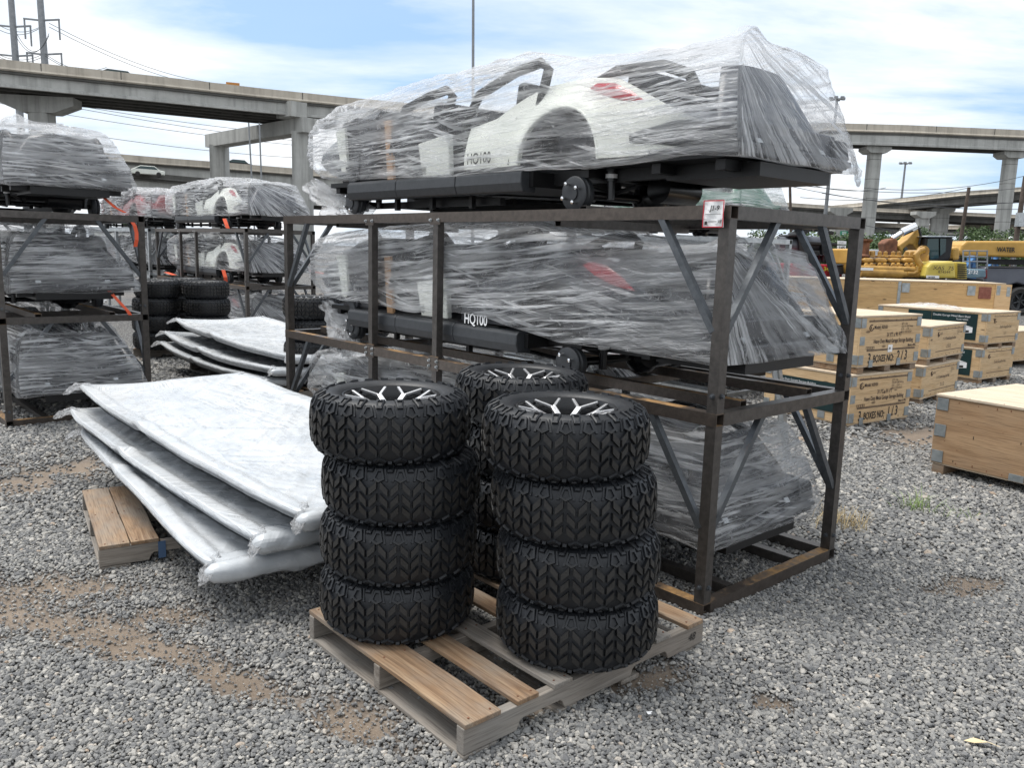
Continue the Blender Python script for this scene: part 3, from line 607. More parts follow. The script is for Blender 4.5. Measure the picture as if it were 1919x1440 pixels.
def make_pallet(loc, rz, L_=1.22, W_=1.02, label='', missing=(), widths=None, mt=WOOD, mg=WOODG, detail=True, skew=0.0):
    p = empty('pallet', loc, rz, label, 'pallet')
    for j, e_ in enumerate((0.02, W_ / 2, W_ - 0.02)):
        plank('stringer', p, (0, e_, 0.065), (L_, e_, 0.065), 0.038, 0.088, mg, notch=[(-0.39, -0.17, 0.036), (0.17, 0.39, 0.036)], bev=0.003)
    wl = widths or [(0.07, .14), (0.26, .09), (0.42, .09), (0.61, .1), (0.8, .09), (0.96, .09), (1.15, .14)]
    for j, (x, wd) in enumerate(wl):
        plank('deck_board', p, (x, -0.004, 0.1185), (x + skew, W_ + 0.004, 0.1185), wd, 0.018, mt if j % 3 != 2 else mg)
    for j, (x, wd) in enumerate(((0.07, .14), (0.45, .1), (0.78, .1), (1.15, .14))):
        plank('base_board', p, (x, 0, 0.0105), (x, W_, 0.0105), wd, 0.018, mg)
    if detail:
        nl = MB()
        for x, wd in wl:
            for e_ in (0.02, W_ / 2, W_ - 0.02):
                for q in (-.3, .3): nl.lathe([(0.004, 0.1276), (0.004, 0.1296), (0, 0.1298)], 6, Matrix.Translation((x + wd * q, e_, 0)))
        tag(nl.build('nail_heads', RUSTY, p), kind='stuff')
    return p
PA = 0.716
near_pal = make_pallet((-0.118, 2.321, 0.0), PA, label='weathered pallet with gapped boards carrying the near wheel stacks',
                       widths=[(0.075, .145), (0.265, .095), (0.425, .085), (0.62, .09), (0.80, .085), (0.96, .085), (1.16, .10)])
text('48', 0.045, (1.12, -0.0025, 0.055), (R(90), 0, 0), LETTERD, near_pal, 'handwritten_number', shear=0.2)
lp = make_pallet((-1.945, 3.715, 0), 0.55, label='brown pallet under the near stack of bagged panels', widths=[(0.07, .135), (0.205, .125), (0.42, .09), (0.62, .09), (0.8, .09), (0.96, .09), (1.15, .14)])
blu = MB(); blu.box((0.30 - 0.02, -0.0012, 0.066), (0.035, 0.002, 0.086)); blu.build('blue_mark', BLUEM, lp)
q = gnd(396, 718)
make_pallet((q.x + .15, q.y + .15, 0), 0.80, label='pallet below the far stack of bagged panels')
q = gnd(545, 757)
make_pallet((q.x, q.y, 0), 0.72, label='empty edge of a pallet poking out past the left post of the main rack')
q = at(345, 640, 10.75)
make_pallet((q.x - 0.75, 10.9, 0), 0.1, L_=1.5, label='pallet under the wheel stacks behind the left rack')
q = at(330, 655, 11.3)

# ------------------------------------------------------------------ steel racks
RW, RL = 1.17, 3.97
LV = (0.058, 0.912, 1.779)      # tops of the three rail levels
def bolt(parent, p, ax='v', r=0.0088):
    mb = MB(); Mx = Matrix.Translation(p) @ (Matrix.Rotation(R(90), 4, 'X') if ax == 'v' else Matrix.Rotation(R(-90), 4, 'Y'))
    mb.lathe([(r * 1.5, 0.0), (r * 1.5, 0.003), (r, 0.003), (r, 0.012), (0, 0.013)], 6, Mx); return mb.build('bolt', GALV if r < .008 else BRACE, parent)
def make_rack(loc, rz, label, st=STEEL, rst=STEEL_RUST, br=BRACE, RL=RL, sides=True, b=0.056, group='steel cart racks'):
    p = empty('cart_rack', loc, rz, label, 'rack', group)
    hb = b / 2
    for z in LV:
        zz = z - hb
        for u in (hb, RW - hb):
            MB().beam((u, 0, zz), (u, RL, zz), b, b, hollow=0.004).build('long_rail', rst if u < .5 else st, p)
        for v in (hb, RL - hb):
            MB().beam((b + .001, v, zz), (RW - b - .001, v, zz), b, b, hollow=0.004).build('end_rail', rst if z < .1 else st, p)
    zl = [(0.058, 0.912 - b), (0.912, 1.779 - b)]
    for u in (hb, RW - hb):
        for v in (hb, RL - hb):
            for z0, z1 in zl:
                q_ = MB().beam((u, v, z0), (u, v, z1), b - .004, b - .004).build('corner_post', st, p)
                if v < 1:
                    bolt(q_, (u, v - hb + .001, z0 + 0.075), 'v'); bolt(q_, (u - hb + .001, v, z0 + 0.075), 'u')
    for u in (hb, RW - hb):
        for v in (2.02, 2.74):
            for z0, z1 in zl:
                q_ = MB().beam((u, v, z0), (u, v, z1), 0.046, 0.046).build('upright', st, p)
                if u < .5:
                    for zz in (z0 + .0, z1):
                        s_ = 1 if zz == z0 else -1
                        MB().box((u - .0255, v, zz - s_ * 0.012 + s_ * .03 * 0), (0.006, 0.10, 0.055)).build('joint_plate', rst, q_)
                        for dv in (-.038, .038): bolt(q_, (-0.001 - .0005, v + dv, zz - s_ * .012), 'u', 0.0075)
    # diagonal braces
    def brc(a, b_):
        MB().beam(a, b_, 0.030, 0.030).build('brace', br, p)
    for (z0, z1) in zl:
        lo = z0 + (z1 - z0) * 0.40 + .02
        for u in (hb - .012, RW - hb + .012):
            brc((u, 0.36, z1 + .010), (u, 0.052, lo)); brc((u, RL - .36, z1 + .010), (u, RL - 0.052, lo))
        for v in (hb - .004,):
            brc((0.39, v, z1 + .008), (0.052, v, lo)); brc((RW - .39, v, z1 + .008), (RW - .052, v, lo))
        v = RL - hb
        brc((0.39, v, z1 + .008), (0.052, v, lo)); brc((RW - .39, v, z1 + .008), (RW - .052, v, lo))
    # inner bearers carrying the axles
    for z in LV[:2]:
        for u in (0.30, 0.88):
            MB().beam((u, -0.02 + b + .03, z - 0.004 if z > .1 else z - hb), (u, RL - b, z - .004 if z > .1 else z - hb), 0.05, 0.05, hollow=0.004).build('bearer', rst if z > .1 else st, p)
    for z in LV[1:]:
        for v in (1.05, 3.25):
            MB().beam((b + .002, v, z - .06), (RW - b - .002, v, z - .06), 0.045, 0.045, hollow=.004).build('cross_bar', st, p)
    for u, v in ((0.33, 0.95), (0.84, 0.95)):
        MB().beam((u - .2, v, LV[2] + .012), (u + .2, v, LV[2] + .012), 0.05, 0.024, hollow=.003).build('spacer', st, p)
    return p
rack_main = make_rack(RO, RA, 'rusty steel rack with a paper lot tag, beside the near wheel stacks')
rack_left = copy_tree(rack_main); rack_left.location = (-4.17, 6.62, 0); tag(rack_left, 'grey steel rack cut by the left photo edge, its end frame facing the camera')
rack_back = copy_tree(rack_main); rack_back.location = (-4.09, 12.55, 0); tag(rack_back, 'brown steel rack in the distance, behind the far wheel stacks and bagged panels')
# lot tag on the main rack
lt = empty('lot_tag', (0, 0, 0), 0, 'white paper lot tag with red border taped to the main rack corner', 'tag')
lt.location = RO + DV * -0.012 + EV * 0.03 + Vector((0, 0, 0)); lt.rotation_euler.z = RA
mb = MB(); vs = []; nxx, nzz = 6, 6
for j in range(nzz + 1):
    for i in range(nxx + 1):
        vs.append((-0.004 + 0.003 * math.sin(i * 1.3 + j), 0.088 - 0.098 * i / nxx * 1.0 - 0.0 * j, 1.797 - 0.108 * j / nzz))
mb.add(vs, [(j * (nxx + 1) + i, j * (nxx + 1) + i + 1, (j + 1) * (nxx + 1) + i + 1, (j + 1) * (nxx + 1) + i) for j in range(nzz) for i in range(nxx)])
sh = mb.build('paper_sheet', PAPER, lt); 
mb = MB()
for (y0, y1, z0, z1) in ((-.010, .088, 1.794, 1.798), (-.010, .088, 1.688, 1.692), (.085, .089, 1.69, 1.797), (-.0115, -.0075, 1.69, 1.797)):
    mb.box((-0.0095, (y0 + y1) / 2, (z0 + z1) / 2), (0.001, y1 - y0, z1 - z0))
mb.build('red_border', REDINK, lt)
mb = MB()
for k in range(5): mb.box((-0.0095, .030, 1.735 - k * .0001), (0.0008, .001, .001))
mb.box((-0.0096, 0.04, 1.742), (0.0008, 0.075, 0.0015)); mb.box((-0.0096, 0.04, 1.712), (0.0008, 0.04, 0.0022)); mb.box((-0.0096, 0.02, 1.700), (0.0008, 0.012, 0.0012)); mb.box((-0.0096, 0.072, 1.706), (0.0008, 0.012, 0.014))
mb.build('form_lines', LETTERD, lt)
# facing -u side of the rack: text runs along -v
SIDE = (R(90), 0, R(-90))
text('J1-9', 0.028, (-0.0102, 0.055, 1.757), SIDE, LETTERD, lt, 'handwriting', shear=0.15, bold=0.0006)
text('V8', 0.018, (-0.0102, 0.018, 1.706), SIDE, LETTERD, lt, 'handwriting', shear=0.4, bold=0.0004)

# ------------------------------------------------------------------ carts
def arc_pts(y0, z0, y1, z1, n, f): return [(y0 + (y1 - y0) * i / n, f(i / n)) for i in range(n + 1)]
def quarter_poly():
    """side outline of the rear body shell in (y,z), with its wheel arch"""
    pts = [(1.86, 0.235), (1.86, 0.47), (1.62, 0.50), (1.42, 0.60), (1.28, 0.645), (1.0, 0.66), (0.78, 0.645), (0.60, 0.54), (0.42, 0.44), (0.26, 0.36), (0.24, 0.27), (0.5, 0.24), (0.80, 0.24)]
    c = 1.09; r_ = 0.268; 
    for i in range(13):
        a = PI - PI * i / 12; pts.append((c + r_ * math.cos(a) * 1.05, 0.24 + (r_ + .0) * math.sin(a)))
    return pts
def q_hi(y): return float(np.interp(y, [.22, .26, .42, .60, .78, 1.0, 1.28, 1.42, 1.62, 1.86], [.30, .37, .45, .54, .625, .655, .645, .60, .51, .48]))
def q_lo(y):
    d_ = (y - 1.09) / (.268 * 1.05)
    return .242 + .268 * math.sqrt(max(0.0, 1 - d_ * d_))
def q_x(y, z):
    dr_ = math.hypot((y - 1.09) / 1.05, z - .24)
    return .478 - .10 * max(0, (z - .30) / .36) ** 2.2 + .018 * math.exp(-((dr_ - .285) / .045) ** 2) - .03 * max(0, (y - 1.5) / .36) * max(0, (z - .3) / .2) - .10 * max(0, (.45 - y) / .22) ** 2
def sheet_panel(poly, x, th, mb, bulge=0.0):
    from mathutils.geometry import tessellate_polygon
    tr = tessellate_polygon([[Vector((a, b_, 0)) for a, b_ in poly]]); n = len(poly)
    vs = [(x, a, b_) for a, b_ in poly] + [(x + th, a, b_) for a, b_ in poly]
    mb.add(vs, [tuple(t) for t in tr] + [tuple(n + i for i in t) for t in tr] + [(i, (i + 1) % n, n + (i + 1) % n, n + i) for i in range(n)])
def make_cart(body, rearm, lettering_m, label='', accent=WHITEP, tz=.232):
    c = empty('wrapped_cart', (0, 0, 0), 0, label, 'golf cart', 'shrink-wrapped carts on the racks')
    HWB = 0.475
    ch = MB()
    for x in (-0.27, 0.27):
        ch.beam((x, 0.1, 0.19), (x, 3.5, 0.165), 0.05, 0.07)
        ch.beam((x, 1.75, 0.075), (x, 3.2, 0.075), 0.04, 0.04)
    for y in (0.15, 0.5, 0.95, 1.35, 1.9, 2.4, 2.9, 3.4): ch.beam((-0.42, y, 0.185), (0.42, y, 0.185), 0.05, 0.045)
    for x in (-.34, .34):
        for y in (1.95, 2.35, 2.75, 3.15): ch.beam((x, y, 0.17), (x, y, 0.035), 0.03, 0.03)
    ch.box((0, 0.55, 0.225), (0.92, 1.0, 0.03)); ch.box((0, 0.28, 0.17), (0.60, 0.5, 0.06)); ch.box((-.1, 1.6, 0.17), (0.7, 0.6, 0.08)); ch.box((0, 2.5, .215), (0.9, 1.9, .03))
    for x in (-.2, .15): ch.tube([(x, 1.2, .16), (x + .05, 1.0, .10), (x, .8, .13)], .012, 6)
    ch.build('chassis', BLACKM, c)
    pl = MB()
    for x in (-.44, .40): pl.beam((x, 1.25, .165), (x, 1.75, .165), .01, .03)
    ax = MB(); ax.tube([(-0.43, 0.99, 0.085), (0.43, 0.99, 0.085)], 0.022, 10)
    ax.lathe([(0.0, -0.11), (0.05, -0.10), (0.095, -0.05), (0.105, 0.0), (0.095, 0.05), (0.05, 0.10), (0.0, 0.11)], 20, Matrix.Translation((0.16, 0.99, 0.09)) @ Matrix.Rotation(R(90), 4, 'Y'))
    ax.lathe([(0.0, -0.14), (0.075, -0.14), (0.075, 0.14), (0.0, 0.15)], 20, Matrix.Translation((0.12, 0.80, 0.13)) @ Matrix.Rotation(R(80), 4, 'X') @ Matrix.Rotation(R(90), 4, 'Y'))
    ax.tube([(-0.3, 0.99, .06), (-0.28, 2.0, .12)], .012, 6); ax.tube([(0.3, 0.99, .06), (0.28, 2.0, .12)], .012, 6)
    ax.build('rear_axle', BLACKG, c, smooth=True)
    fa = MB(); fa.tube([(-0.43, 3.15, 0.085), (0.43, 3.15, 0.085)], 0.018, 8); fa.build('front_axle', BLACKG, c, smooth=True)
    for sx in (-1, 1):
        for y in (0.99, 3.15):
            mb = MB(); Mx = Matrix.Translation((sx * 0.43, y, 0.085)) @ Matrix.Rotation(R(90) * sx, 4, 'Y')
            mb.lathe([(0.0, -0.045), (0.078, -0.045), (0.086, -0.035), (0.086, -0.005), (0.080, 0.002), (0.086, 0.010), (0.086, 0.024), (0.078, 0.030), (0.034, 0.030), (0.034, 0.038), (0.0, 0.038)], 36, Mx)
            dr = mb.build('brake_drum', GREYPL, c, smooth=True)
            mb = MB()
            for k in range(4):
                a = k * PI / 2 + 0.5
                mb.lathe([(0.0075, 0.03), (0.0075, 0.052), (0.010, 0.052), (0.010, 0.062), (0.0, 0.066)], 8, Mx @ Matrix.Translation((0.052 * math.cos(a), 0.052 * math.sin(a), 0)))
            mb.build('stud', CHROME, dr, smooth=True)
    for (x, y) in ((-0.31, 0.87), (0.31, 0.87), (-0.31, 3.03), (0.31, 3.03)):
        mb = MB(); mb.tube([(x, y, 0.06), (x, y, 0.26)], [0.022, 0.022], 12); mb.tube([(x, y, 0.15), (x, y, 0.27)], 0.030, 12); mb.lathe([(0.038, 0.20), (0.038, 0.214), (.02, .214)], 12, Matrix.Translation((x, y, 0)))
        sk = mb.build('shock_absorber', BLACKG, c, smooth=True)
        MB().tube([(x, y, 0.165), (x, y, 0.185)], 0.0305, 12).build('label_band', PAPER, sk, smooth=True)
    for sx in (-1, 1):
        mb = MB()
        # running board in three mouldings
        for (y0, y1, zo) in ((1.33, 1.90, 0), (1.905, 2.52, 0), (2.525, 3.12, 0)):
            pol = [(0.40, 0.222), (0.49, 0.222), (0.508, 0.205), (0.512, 0.150), (0.495, 0.103), (0.40, 0.103)]
            mb.prism([(sx * a, b_) for a, b_ in pol], y0, y1, 'y')
        mb.prism([(3.05, 0.205), (3.12, 0.205), (3.18, 0.33), (3.12, 0.33)], sx * 0.40, sx * 0.49, 'x')
        mb.build('running_board', GREYPL, c, bevel=0.006)
    for sx in (-1, 1):
        mb = MB(); NYq, NZq = 84, 12; vs = []
        for i in range(NYq + 1):
            y = 0.24 + 1.62 * i / NYq; lo, hi = q_lo(y), q_hi(y)
            for j in range(NZq + 1): z = lo + (hi - lo) * j / NZq; vs.append((sx * q_x(y, z), y, z))
        nq = len(vs); vs += [(x - sx * .02, y, z) for x, y, z in vs]; k_ = NZq + 1
        fs = [(i * k_ + j, (i + 1) * k_ + j, (i + 1) * k_ + j + 1, i * k_ + j + 1) for i in range(NYq) for j in range(NZq)]; fs += [tuple(nq + q_ for q_ in f) for f in fs]
        fs += [(i * k_, (i + 1) * k_, nq + (i + 1) * k_, nq + i * k_) for i in range(NYq)] + [(i * k_ + NZq, (i + 1) * k_ + NZq, nq + (i + 1) * k_ + NZq, nq + i * k_ + NZq) for i in range(NYq)]
        fs += [(e0 + j, e0 + j + 1, nq + e0 + j + 1, nq + e0 + j) for e0 in (0, NYq * k_) for j in range(NZq)]
        mb.add(vs, fs); mb.build('rear_quarter_panel', body, c, smooth=True)
        lip = MB(); pts = []; ps_ = MB(); ps_.beam((sx * (q_x(1.45, .3) + .001), 1.47, .25), (sx * (q_x(1.45, .5) + .001), 1.44, .50), .004, .003, up=(1, 0, 0)); ps_.build('panel_gap', BLACKM, c)
        for i in range(17):
            a = PI - PI * i / 16; pts.append((sx * (q_x(1.09 + 0.275 * math.cos(a) * 1.05, 0.24 + 0.275 * math.sin(a)) + .001), 1.09 + 0.275 * math.cos(a) * 1.05, 0.24 + 0.275 * math.sin(a)))
        lip.tube(pts, 0.007, 6); lip.build('arch_lip', body, c, smooth=True)
        ln = MB(); pts = []
        ln.prism([(1.40, 0.24), (1.40, 0.5), (1.25, .55), (0.9, .55), (0.78, 0.5), (0.78, 0.24)], sx * 0.25, sx * 0.30, 'x'); ln.build('arch_liner', BLACKM, c)
        tl = MB()
        pr = [(0.94, 0.595), (0.90, 0.625), (0.78, 0.605), (0.62, 0.535), (0.56, 0.485), (0.72, 0.515), (0.84, 0.55)]
        ya = [.56 + .38 * i / 20 for i in range(21)]; up_ = lambda y: float(np.interp(y, [.56, .66, .78, .90, .94], [.490, .548, .598, .615, .598])); dn_ = lambda y: float(np.interp(y, [.56, .70, .84, .94], [.485, .505, .548, .594])); vv = []
        for y in ya:
            for q_ in range(5): z = dn_(y) + (up_(y) - dn_(y)) * q_ / 4; vv.append((sx * (q_x(y, z) + .003 + .010 * math.sin(PI * q_ / 4) * math.sin(PI * min(1, max(0, (y - .56) / .38)))), y, z))
        tl.add(vv, [(i * 5 + j, (i + 1) * 5 + j, (i + 1) * 5 + j + 1, i * 5 + j + 1) for i in range(20) for j in range(4)]); tl.build('tail_light', REDL, c, smooth=True)
        mk = MB(); mk.box((sx * 0.440, 0.105, 0.315), (0.06, 0.04, 0.045)); mk.build('marker_light', REDL, c, bevel=0.006)
        bm_ = MB(); bm_.prism([(0.03, 0.27), (0.05, 0.36), (0.36, 0.38), (0.62, 0.345), (0.62, 0.30), (0.30, 0.265)], sx * 0.36, sx * 0.485, 'x'); bm_.build('bumper_corner', GREYPL, c, bevel=0.01)
        st_ = MB(); st_.prism([(0.02, 0.235), (0.02, 0.262), (0.5, 0.262), (0.5, 0.235)], sx * .3, sx * .485, 'x'); st_.build('splash_guard', DARKP, c, bevel=.004)
    # sloping tail panel with two pale straps
    mb = MB()
    vs = []
    for j in range(9):
        t = j / 8; wdt = 0.46 - 0.06 * t - 0.20 * max(0, t - .25) ** 1.2; z = 0.25 + 0.40 * t; y = 0.07 + 0.17 * t ** 1.1
        for i in range(13):
            u = -1 + 2 * i / 12; vs.append((wdt * u, y + 0.05 * (abs(u) ** 4) , z - 0.02 * abs(u) ** 3 * t))
    mb.add(vs, [(j * 13 + i, j * 13 + i + 1, (j + 1) * 13 + i + 1, (j + 1) * 13 + i) for j in range(8) for i in range(12)])
    o_ = mb.build('tail_panel', rearm, c, smooth=True); so = o_.modifiers.new('solid', 'SOLIDIFY'); so.thickness = 0.012
    mb = MB(); 
    for x in (-.27, .27): MB().beam((x, 0.055, 0.28), (x, 0.20, 0.46), 0.040, 0.006, up=(0, 1, 0)).build('packing_tape', mat_tape, c)
    mb = MB(); mb.box((0, 0.03, 0.245), (0.86, 0.04, 0.05)); mb.build('rear_bumper', DARKP, c, bevel=.008)
    # cargo bed edge, seats, rails, cowl
    bd = MB(); bd.box((0, 0.28, 0.33), (0.80, 0.42, 0.10)); bd.prism([(0.25, .38), (0.75, .56), (0.9, .62), (0.9, .3), (0.25, .28)], -0.36, 0.36, 'x'); bd.build('tail_bed', rearm, c, bevel=.01)
    for (y, hz) in ((0.72, 0.62), (1.52, 0.655), (2.30, 0.64)):
        se = MB()
        se.box((0, y + 0.26, 0.36), (0.76, 0.46, 0.12)); 
        se.prism([(y - 0.02, 0.40), (y + 0.08, 0.40), (y + .03, hz + .05), (y - 0.03, hz + 0.05)], -0.36, 0.36, 'x'); se.box((0, y + .2, .27), (.8, .36, .1))
        se.build('seat', SEAT if y != 2.35 else TAN, c, bevel=0.025)
    for sx in (-1, 1):
        for (y0, y1, zt) in ((1.26, 1.92, 0.80), (2.08, 2.66, 0.76), (0.34, 1.02, .665)):
            if y0 < 1: path = [(sx * .34, y0, .50), (sx * .34, y0 + .06, .60), (sx * .35, y0 + .2, zt - .01), (sx * .36, y1 - .2, zt), (sx * .36, y1, .60)]
            else: path = [(sx * .44, y1, .38), (sx * .43, y1 - .02, .52), (sx * .42, y1 - .12, .66), (sx * .40, y0 + .25, zt - .05), (sx * .40, y0 + .06, zt - .03), (sx * .40, y0, zt - .07), (sx * .41, y0 + .06, .50)]
            gb = MB(); gb.tube([Vector(q_) for q_ in path], 0.027, 10); gb.build('grab_rail', BLACKM, c, smooth=True)
    db = MB(); db.prism([(2.92, .22), (3.30, .22), (3.30, .62), (3.12, .66), (2.96, .64), (2.90, .52)], -.45, .45, 'x'); db.build('dashboard', SEAT, c, bevel=.02)
    fl = MB(); fl.box((0, 2.3, .2), (.9, 1.7, .02)); fl.build('floor_pan', BLACKM, c)
    co = MB()
    vs = []
    for j in range(9):
        t = j / 8; y = 3.05 + 0.68 * t; zt = 0.72 - 0.16 * t ** 1.8; zb = 0.24 + 0.16 * t ** 2; wdt = 0.475 - 0.10 * t ** 2
        for i in range(11):
            a = PI * i / 10; vs.append((-wdt * math.cos(a), y, zb + (zt - zb) * min(1, math.sin(a) * 1.25)))
    co.add(vs, [(j * 11 + i, j * 11 + i + 1, (j + 1) * 11 + i + 1, (j + 1) * 11 + i) for j in range(8) for i in range(10)] + [tuple(range(11)), tuple(8 * 11 + i for i in range(11))]); co.build('front_cowl', DARKP, c, smooth=True)
    for sx in (-1, 1):
        wp = MB(); wp.prism([(3.18, .30), (3.26, .30), (3.34, .58), (3.22, .60)], sx * .43, sx * .47, 'x'); wp.build('cowl_trim', accent, c)
    cb = MB(); cb.prism([(2.62, .21), (2.69, .21), (2.73, .60), (2.66, .60)], -.46, -.44, 'x'); cb.box((-.36, 2.45, .30), (.02, .24, .18)); cb.build('cardboard_strip', CARD, c)
    pp_ = MB(); pp_.prism([(2.10, .21), (2.38, .21), (2.44, .44), (2.12, .48)], -.40, -.36, 'x'); pp_.build('foot_panel', accent, c, bevel=.01)
    text('HQ100', 0.085, (-HWB - 0.030, 1.80, tz), SIDE, lettering_m, c, 'model_lettering', sx=0.82, bold=0.0012)
    return c
mat_tape = noisy('packing_tape', (0.42, 0.45, 0.47), (0.55, 0.58, 0.60), 0.35)

def smooth01(t): t = max(0, min(1, t)); return t * t * (3 - 2 * t)
def make_wrap(seed, fm, parent, ear=True, shear=0.0, knot=False, zb_=None):
    """the film: horizontal loops pulled round the body, closed over the top"""
    NR, NT, NS = 44, 9, 300; nend_ = 32
    ztop = lambda y: np.interp(y, [0.0, .1, .3, .7, 1.1, 1.35, 1.85, 2.25, 2.67, 3.17, 3.5, 3.75, 3.9], [.68, .70, .715, .73, .755, .825, .82, .815, .80, .775, .745, .70, .64])
    zbot = (lambda y: np.interp(y, [q_[0] for q_ in zb_], [q_[1] for q_ in zb_])) if zb_ else lambda y: np.interp(y, [0.0, .2, .8, 1.4, 2.0, 2.6, 3.2, 3.5, 3.9], [.205, .225, .20, .215, .21, .235, .24, .27, .42])
    def outline(h):
        """plan outline at relative height h: rounded box y0..y1"""
        y0 = 0.0 + 0.06 * h; y0b = .12 * h ** 1.2; y1 = 3.98 - 0.10 * (1 - h) ** 2 * 1.2 - 0.12 * h ** 3
        wr = 0.516 - 0.02 * max(0, h - .3) ** 1.2 - 0.05 * h ** 8
        pts = []
        per = []
        nside = 118; nend = 32
        def width(y, sgn=-1):
            f = 1.0 if y < 2.9 else 1 - 0.28 * ((y - 2.9) / 1.05) ** 3.6
            k_ = .42 if sgn > 0 else .05; fr = np.interp(y, [0.0, .30, .9], [1.0 - k_ * max(0, h - .1) ** 1.2, 1.0 - k_ * .75 * max(0, h - .1) ** 1.3, 1.0])
            return wr * max(0.08, f) * fr
        ysA = [y0 + (y1 - y0) * (i / nside) for i in range(nside + 1)]
        for y in ysA: pts.append((-width(y), y))
        wn = width(y1)
        for i in range(1, nend): a = i / nend; pts.append((-wn + 2 * wn * a, y1 + 0.03 * math.sin(PI * a)))
        for y in [y0b + (y1 - y0b) * (i / nside) for i in range(nside + 1)][::-1]: pts.append((width(y, 1), y))
        w0 = width(y0b, 1); w1 = width(y0)
        for i in range(1, nend): a = i / nend; pts.append((w0 - (w0 + w1) * a, y0b + (y0 - y0b) * a - 0.012 * math.sin(PI * a)))
        return pts
    vs = []; uv = []; base = outline(0.3); n = len(base)
    sacc = [0.0]
    for i in range(1, n): sacc.append(sacc[-1] + math.hypot(base[i][0] - base[i - 1][0], base[i][1] - base[i - 1][1]))
    rnd = Vector((seed * 7.3, seed * 3.1, seed))
    def pull(i):      # rear film fans toward one gathered knot
        return 0
    for j in range(NR + NT):
        if j < NR: h = j / (NR - 1); sh = 1.0
        else: h = 1.0; sh = 1 - (j - NR + 1) / (NT + .3)
        hz = 1 - (1 - h) ** 1.0
        ol = outline(h)
        for i, (x, y) in enumerate(ol):
            zb = float(zbot(y)); zt = float(ztop(y))
            z = zb + (zt - zb) * hz
            if h > .9: z -= 0.012 * ((h - .9) / .1) ** 2
            if sh < 1: x *= sh; z += 0.03 * (1 - sh ** 2)
            if j >= NR: y = (y - 1.9) * (1 - .02 * (1 - sh)) + 1.9
            # nose tuck
            s_ = sacc[i]
            ny = smooth01((y - 3.0) / .8)
            a = noise.noise(Vector((s_ * 1.1, z * 6, 0)) + rnd); b_ = noise.noise(Vector((s_ * 3.2, z * 26, 5)) + rnd); c_ = noise.noise(Vector((s_ * 9, z * 16, 9)) + rnd)
            ridg = (1 - abs(noise.noise(Vector((s_ * 1.6 + z * 2, z * 30, 2)) + rnd))) ** 3
            am = 0.018 * a + 0.007 * b_ + 0.006 * c_ * (1 + 3 * ny) + 0.006 * ridg
            cxn, cyn = (x, (y - 1.9) * 0.12); l_ = math.hypot(cxn, cyn) + 1e-6
            end = 1 if (y < .08 or y > 3.8) else 0
            nxv, nyv = (cxn / l_, cyn / l_)
            k = am if j < NR else am * 0.4
            top = smooth01((h - .75) / .25)
            x += nxv * (k - 0.004 * (1 if y > .3 and y < 3 else 0)); y += nyv * k
            z += top * (a * 0.025 + c_ * 0.012 + b_ * .01) + (0.012 * noise.noise(Vector((s_ * 2.5, 3, 1)) + rnd) if j == 0 else 0)
            if ear and j >= NR - 8:
                e_ = math.exp(-(((y - 0.10) / 0.09) ** 2 + ((x + 0.36) / 0.08) ** 2)); z += 0.065 * e_
            vs.append((x, y, z))
            if knot and i > n - nend_ and j < NR + 4:
                dx_, dz_ = x + .56, z - .76; uv.append((math.hypot(dx_, dz_) + 9, math.atan2(dz_, dx_) * .55))
            else: uv.append((s_, (z if j < NR else zt + .35 * (1 - sh)) + shear * s_))
    fs = [(j * n + i, j * n + (i + 1) % n, (j + 1) * n + (i + 1) % n, (j + 1) * n + i) for j in range(NR + NT - 1) for i in range(n)]
    # hem folded back under the body
    b0 = len(vs)
    for i in range(n):
        x, y, z = vs[i]; q_ = noise.noise(Vector((sacc[i] * 5, 2, 0)) + rnd)
        vs.append((x * .93, (y - 1.9) * .985 + 1.9, z - .004 + .01 * q_)); uv.append((sacc[i], z - .05))
    fs += [(b0 + i, b0 + (i + 1) % n, (i + 1) % n, i) for i in range(n)]
    mb = MB(); mb.add(vs, fs); mb.uv = uv
    return mb.build('film_wrap', fm, parent, smooth='all', fix=True)
def crumple(name, path, r, fm, parent, seed, flare=0.0):
    """a torn-off, bunched length of film"""
    mb = MB(); path = [Vector(p_) for p_ in path]; NS_, NA = 26, 40; vs = []; uv = []
    def pt(t):
        f = t * (len(path) - 1); i = min(int(f), len(path) - 2); return path[i].lerp(path[i + 1], f - i)
    for j in range(NS_ + 1):
        t = j / NS_; c_ = pt(t); rr = r * (0.35 + math.sin(PI * min(1, t * .9 + .05)) * .8) + flare * t * r
        for k in range(NA):
            a = 2 * PI * k / NA; nn = noise.noise(Vector((math.cos(a) * 1.6, math.sin(a) * 1.6, t * 5 + seed))); n2_ = noise.noise(Vector((math.cos(a) * 5, math.sin(a) * 5, t * 9 + seed)))
            q_ = rr * (1 + 0.9 * nn + 0.4 * n2_); vs.append((c_.x + q_ * math.cos(a) * .8, c_.y + q_ * math.sin(a), c_.z + 0.6 * q_ * math.sin(a + 1))); uv.append((t * .6, k / NA * .6))
    fs = [(j * NA + k, j * NA + (k + 1) % NA, (j + 1) * NA + (k + 1) % NA, (j + 1) * NA + k) for j in range(NS_) for k in range(NA)]
    mb.add(vs, fs); mb.uv = uv
    return mb.build(name, fm, parent, smooth='all')
cartW = make_cart(WHITEP, SLATEP, LETTERD, 'white bodied cart in clear film on the top of the main rack', tz=.268)
cartD = make_cart(DARKP, DARKP, LETTERW, 'dark cart in clear film on the middle level of the main rack')
wrapW = make_wrap(1.0, FILM[0], cartW, knot=True)
wrapD = make_wrap(5.0, FILM[1], cartD, shear=0.07, knot=True, zb_=[(0, .195), (1.0, .20), (1.35, .25), (1.6, .285), (1.9, .285), (2.3, .26), (3.2, .28), (3.5, .30), (3.9, .43)])
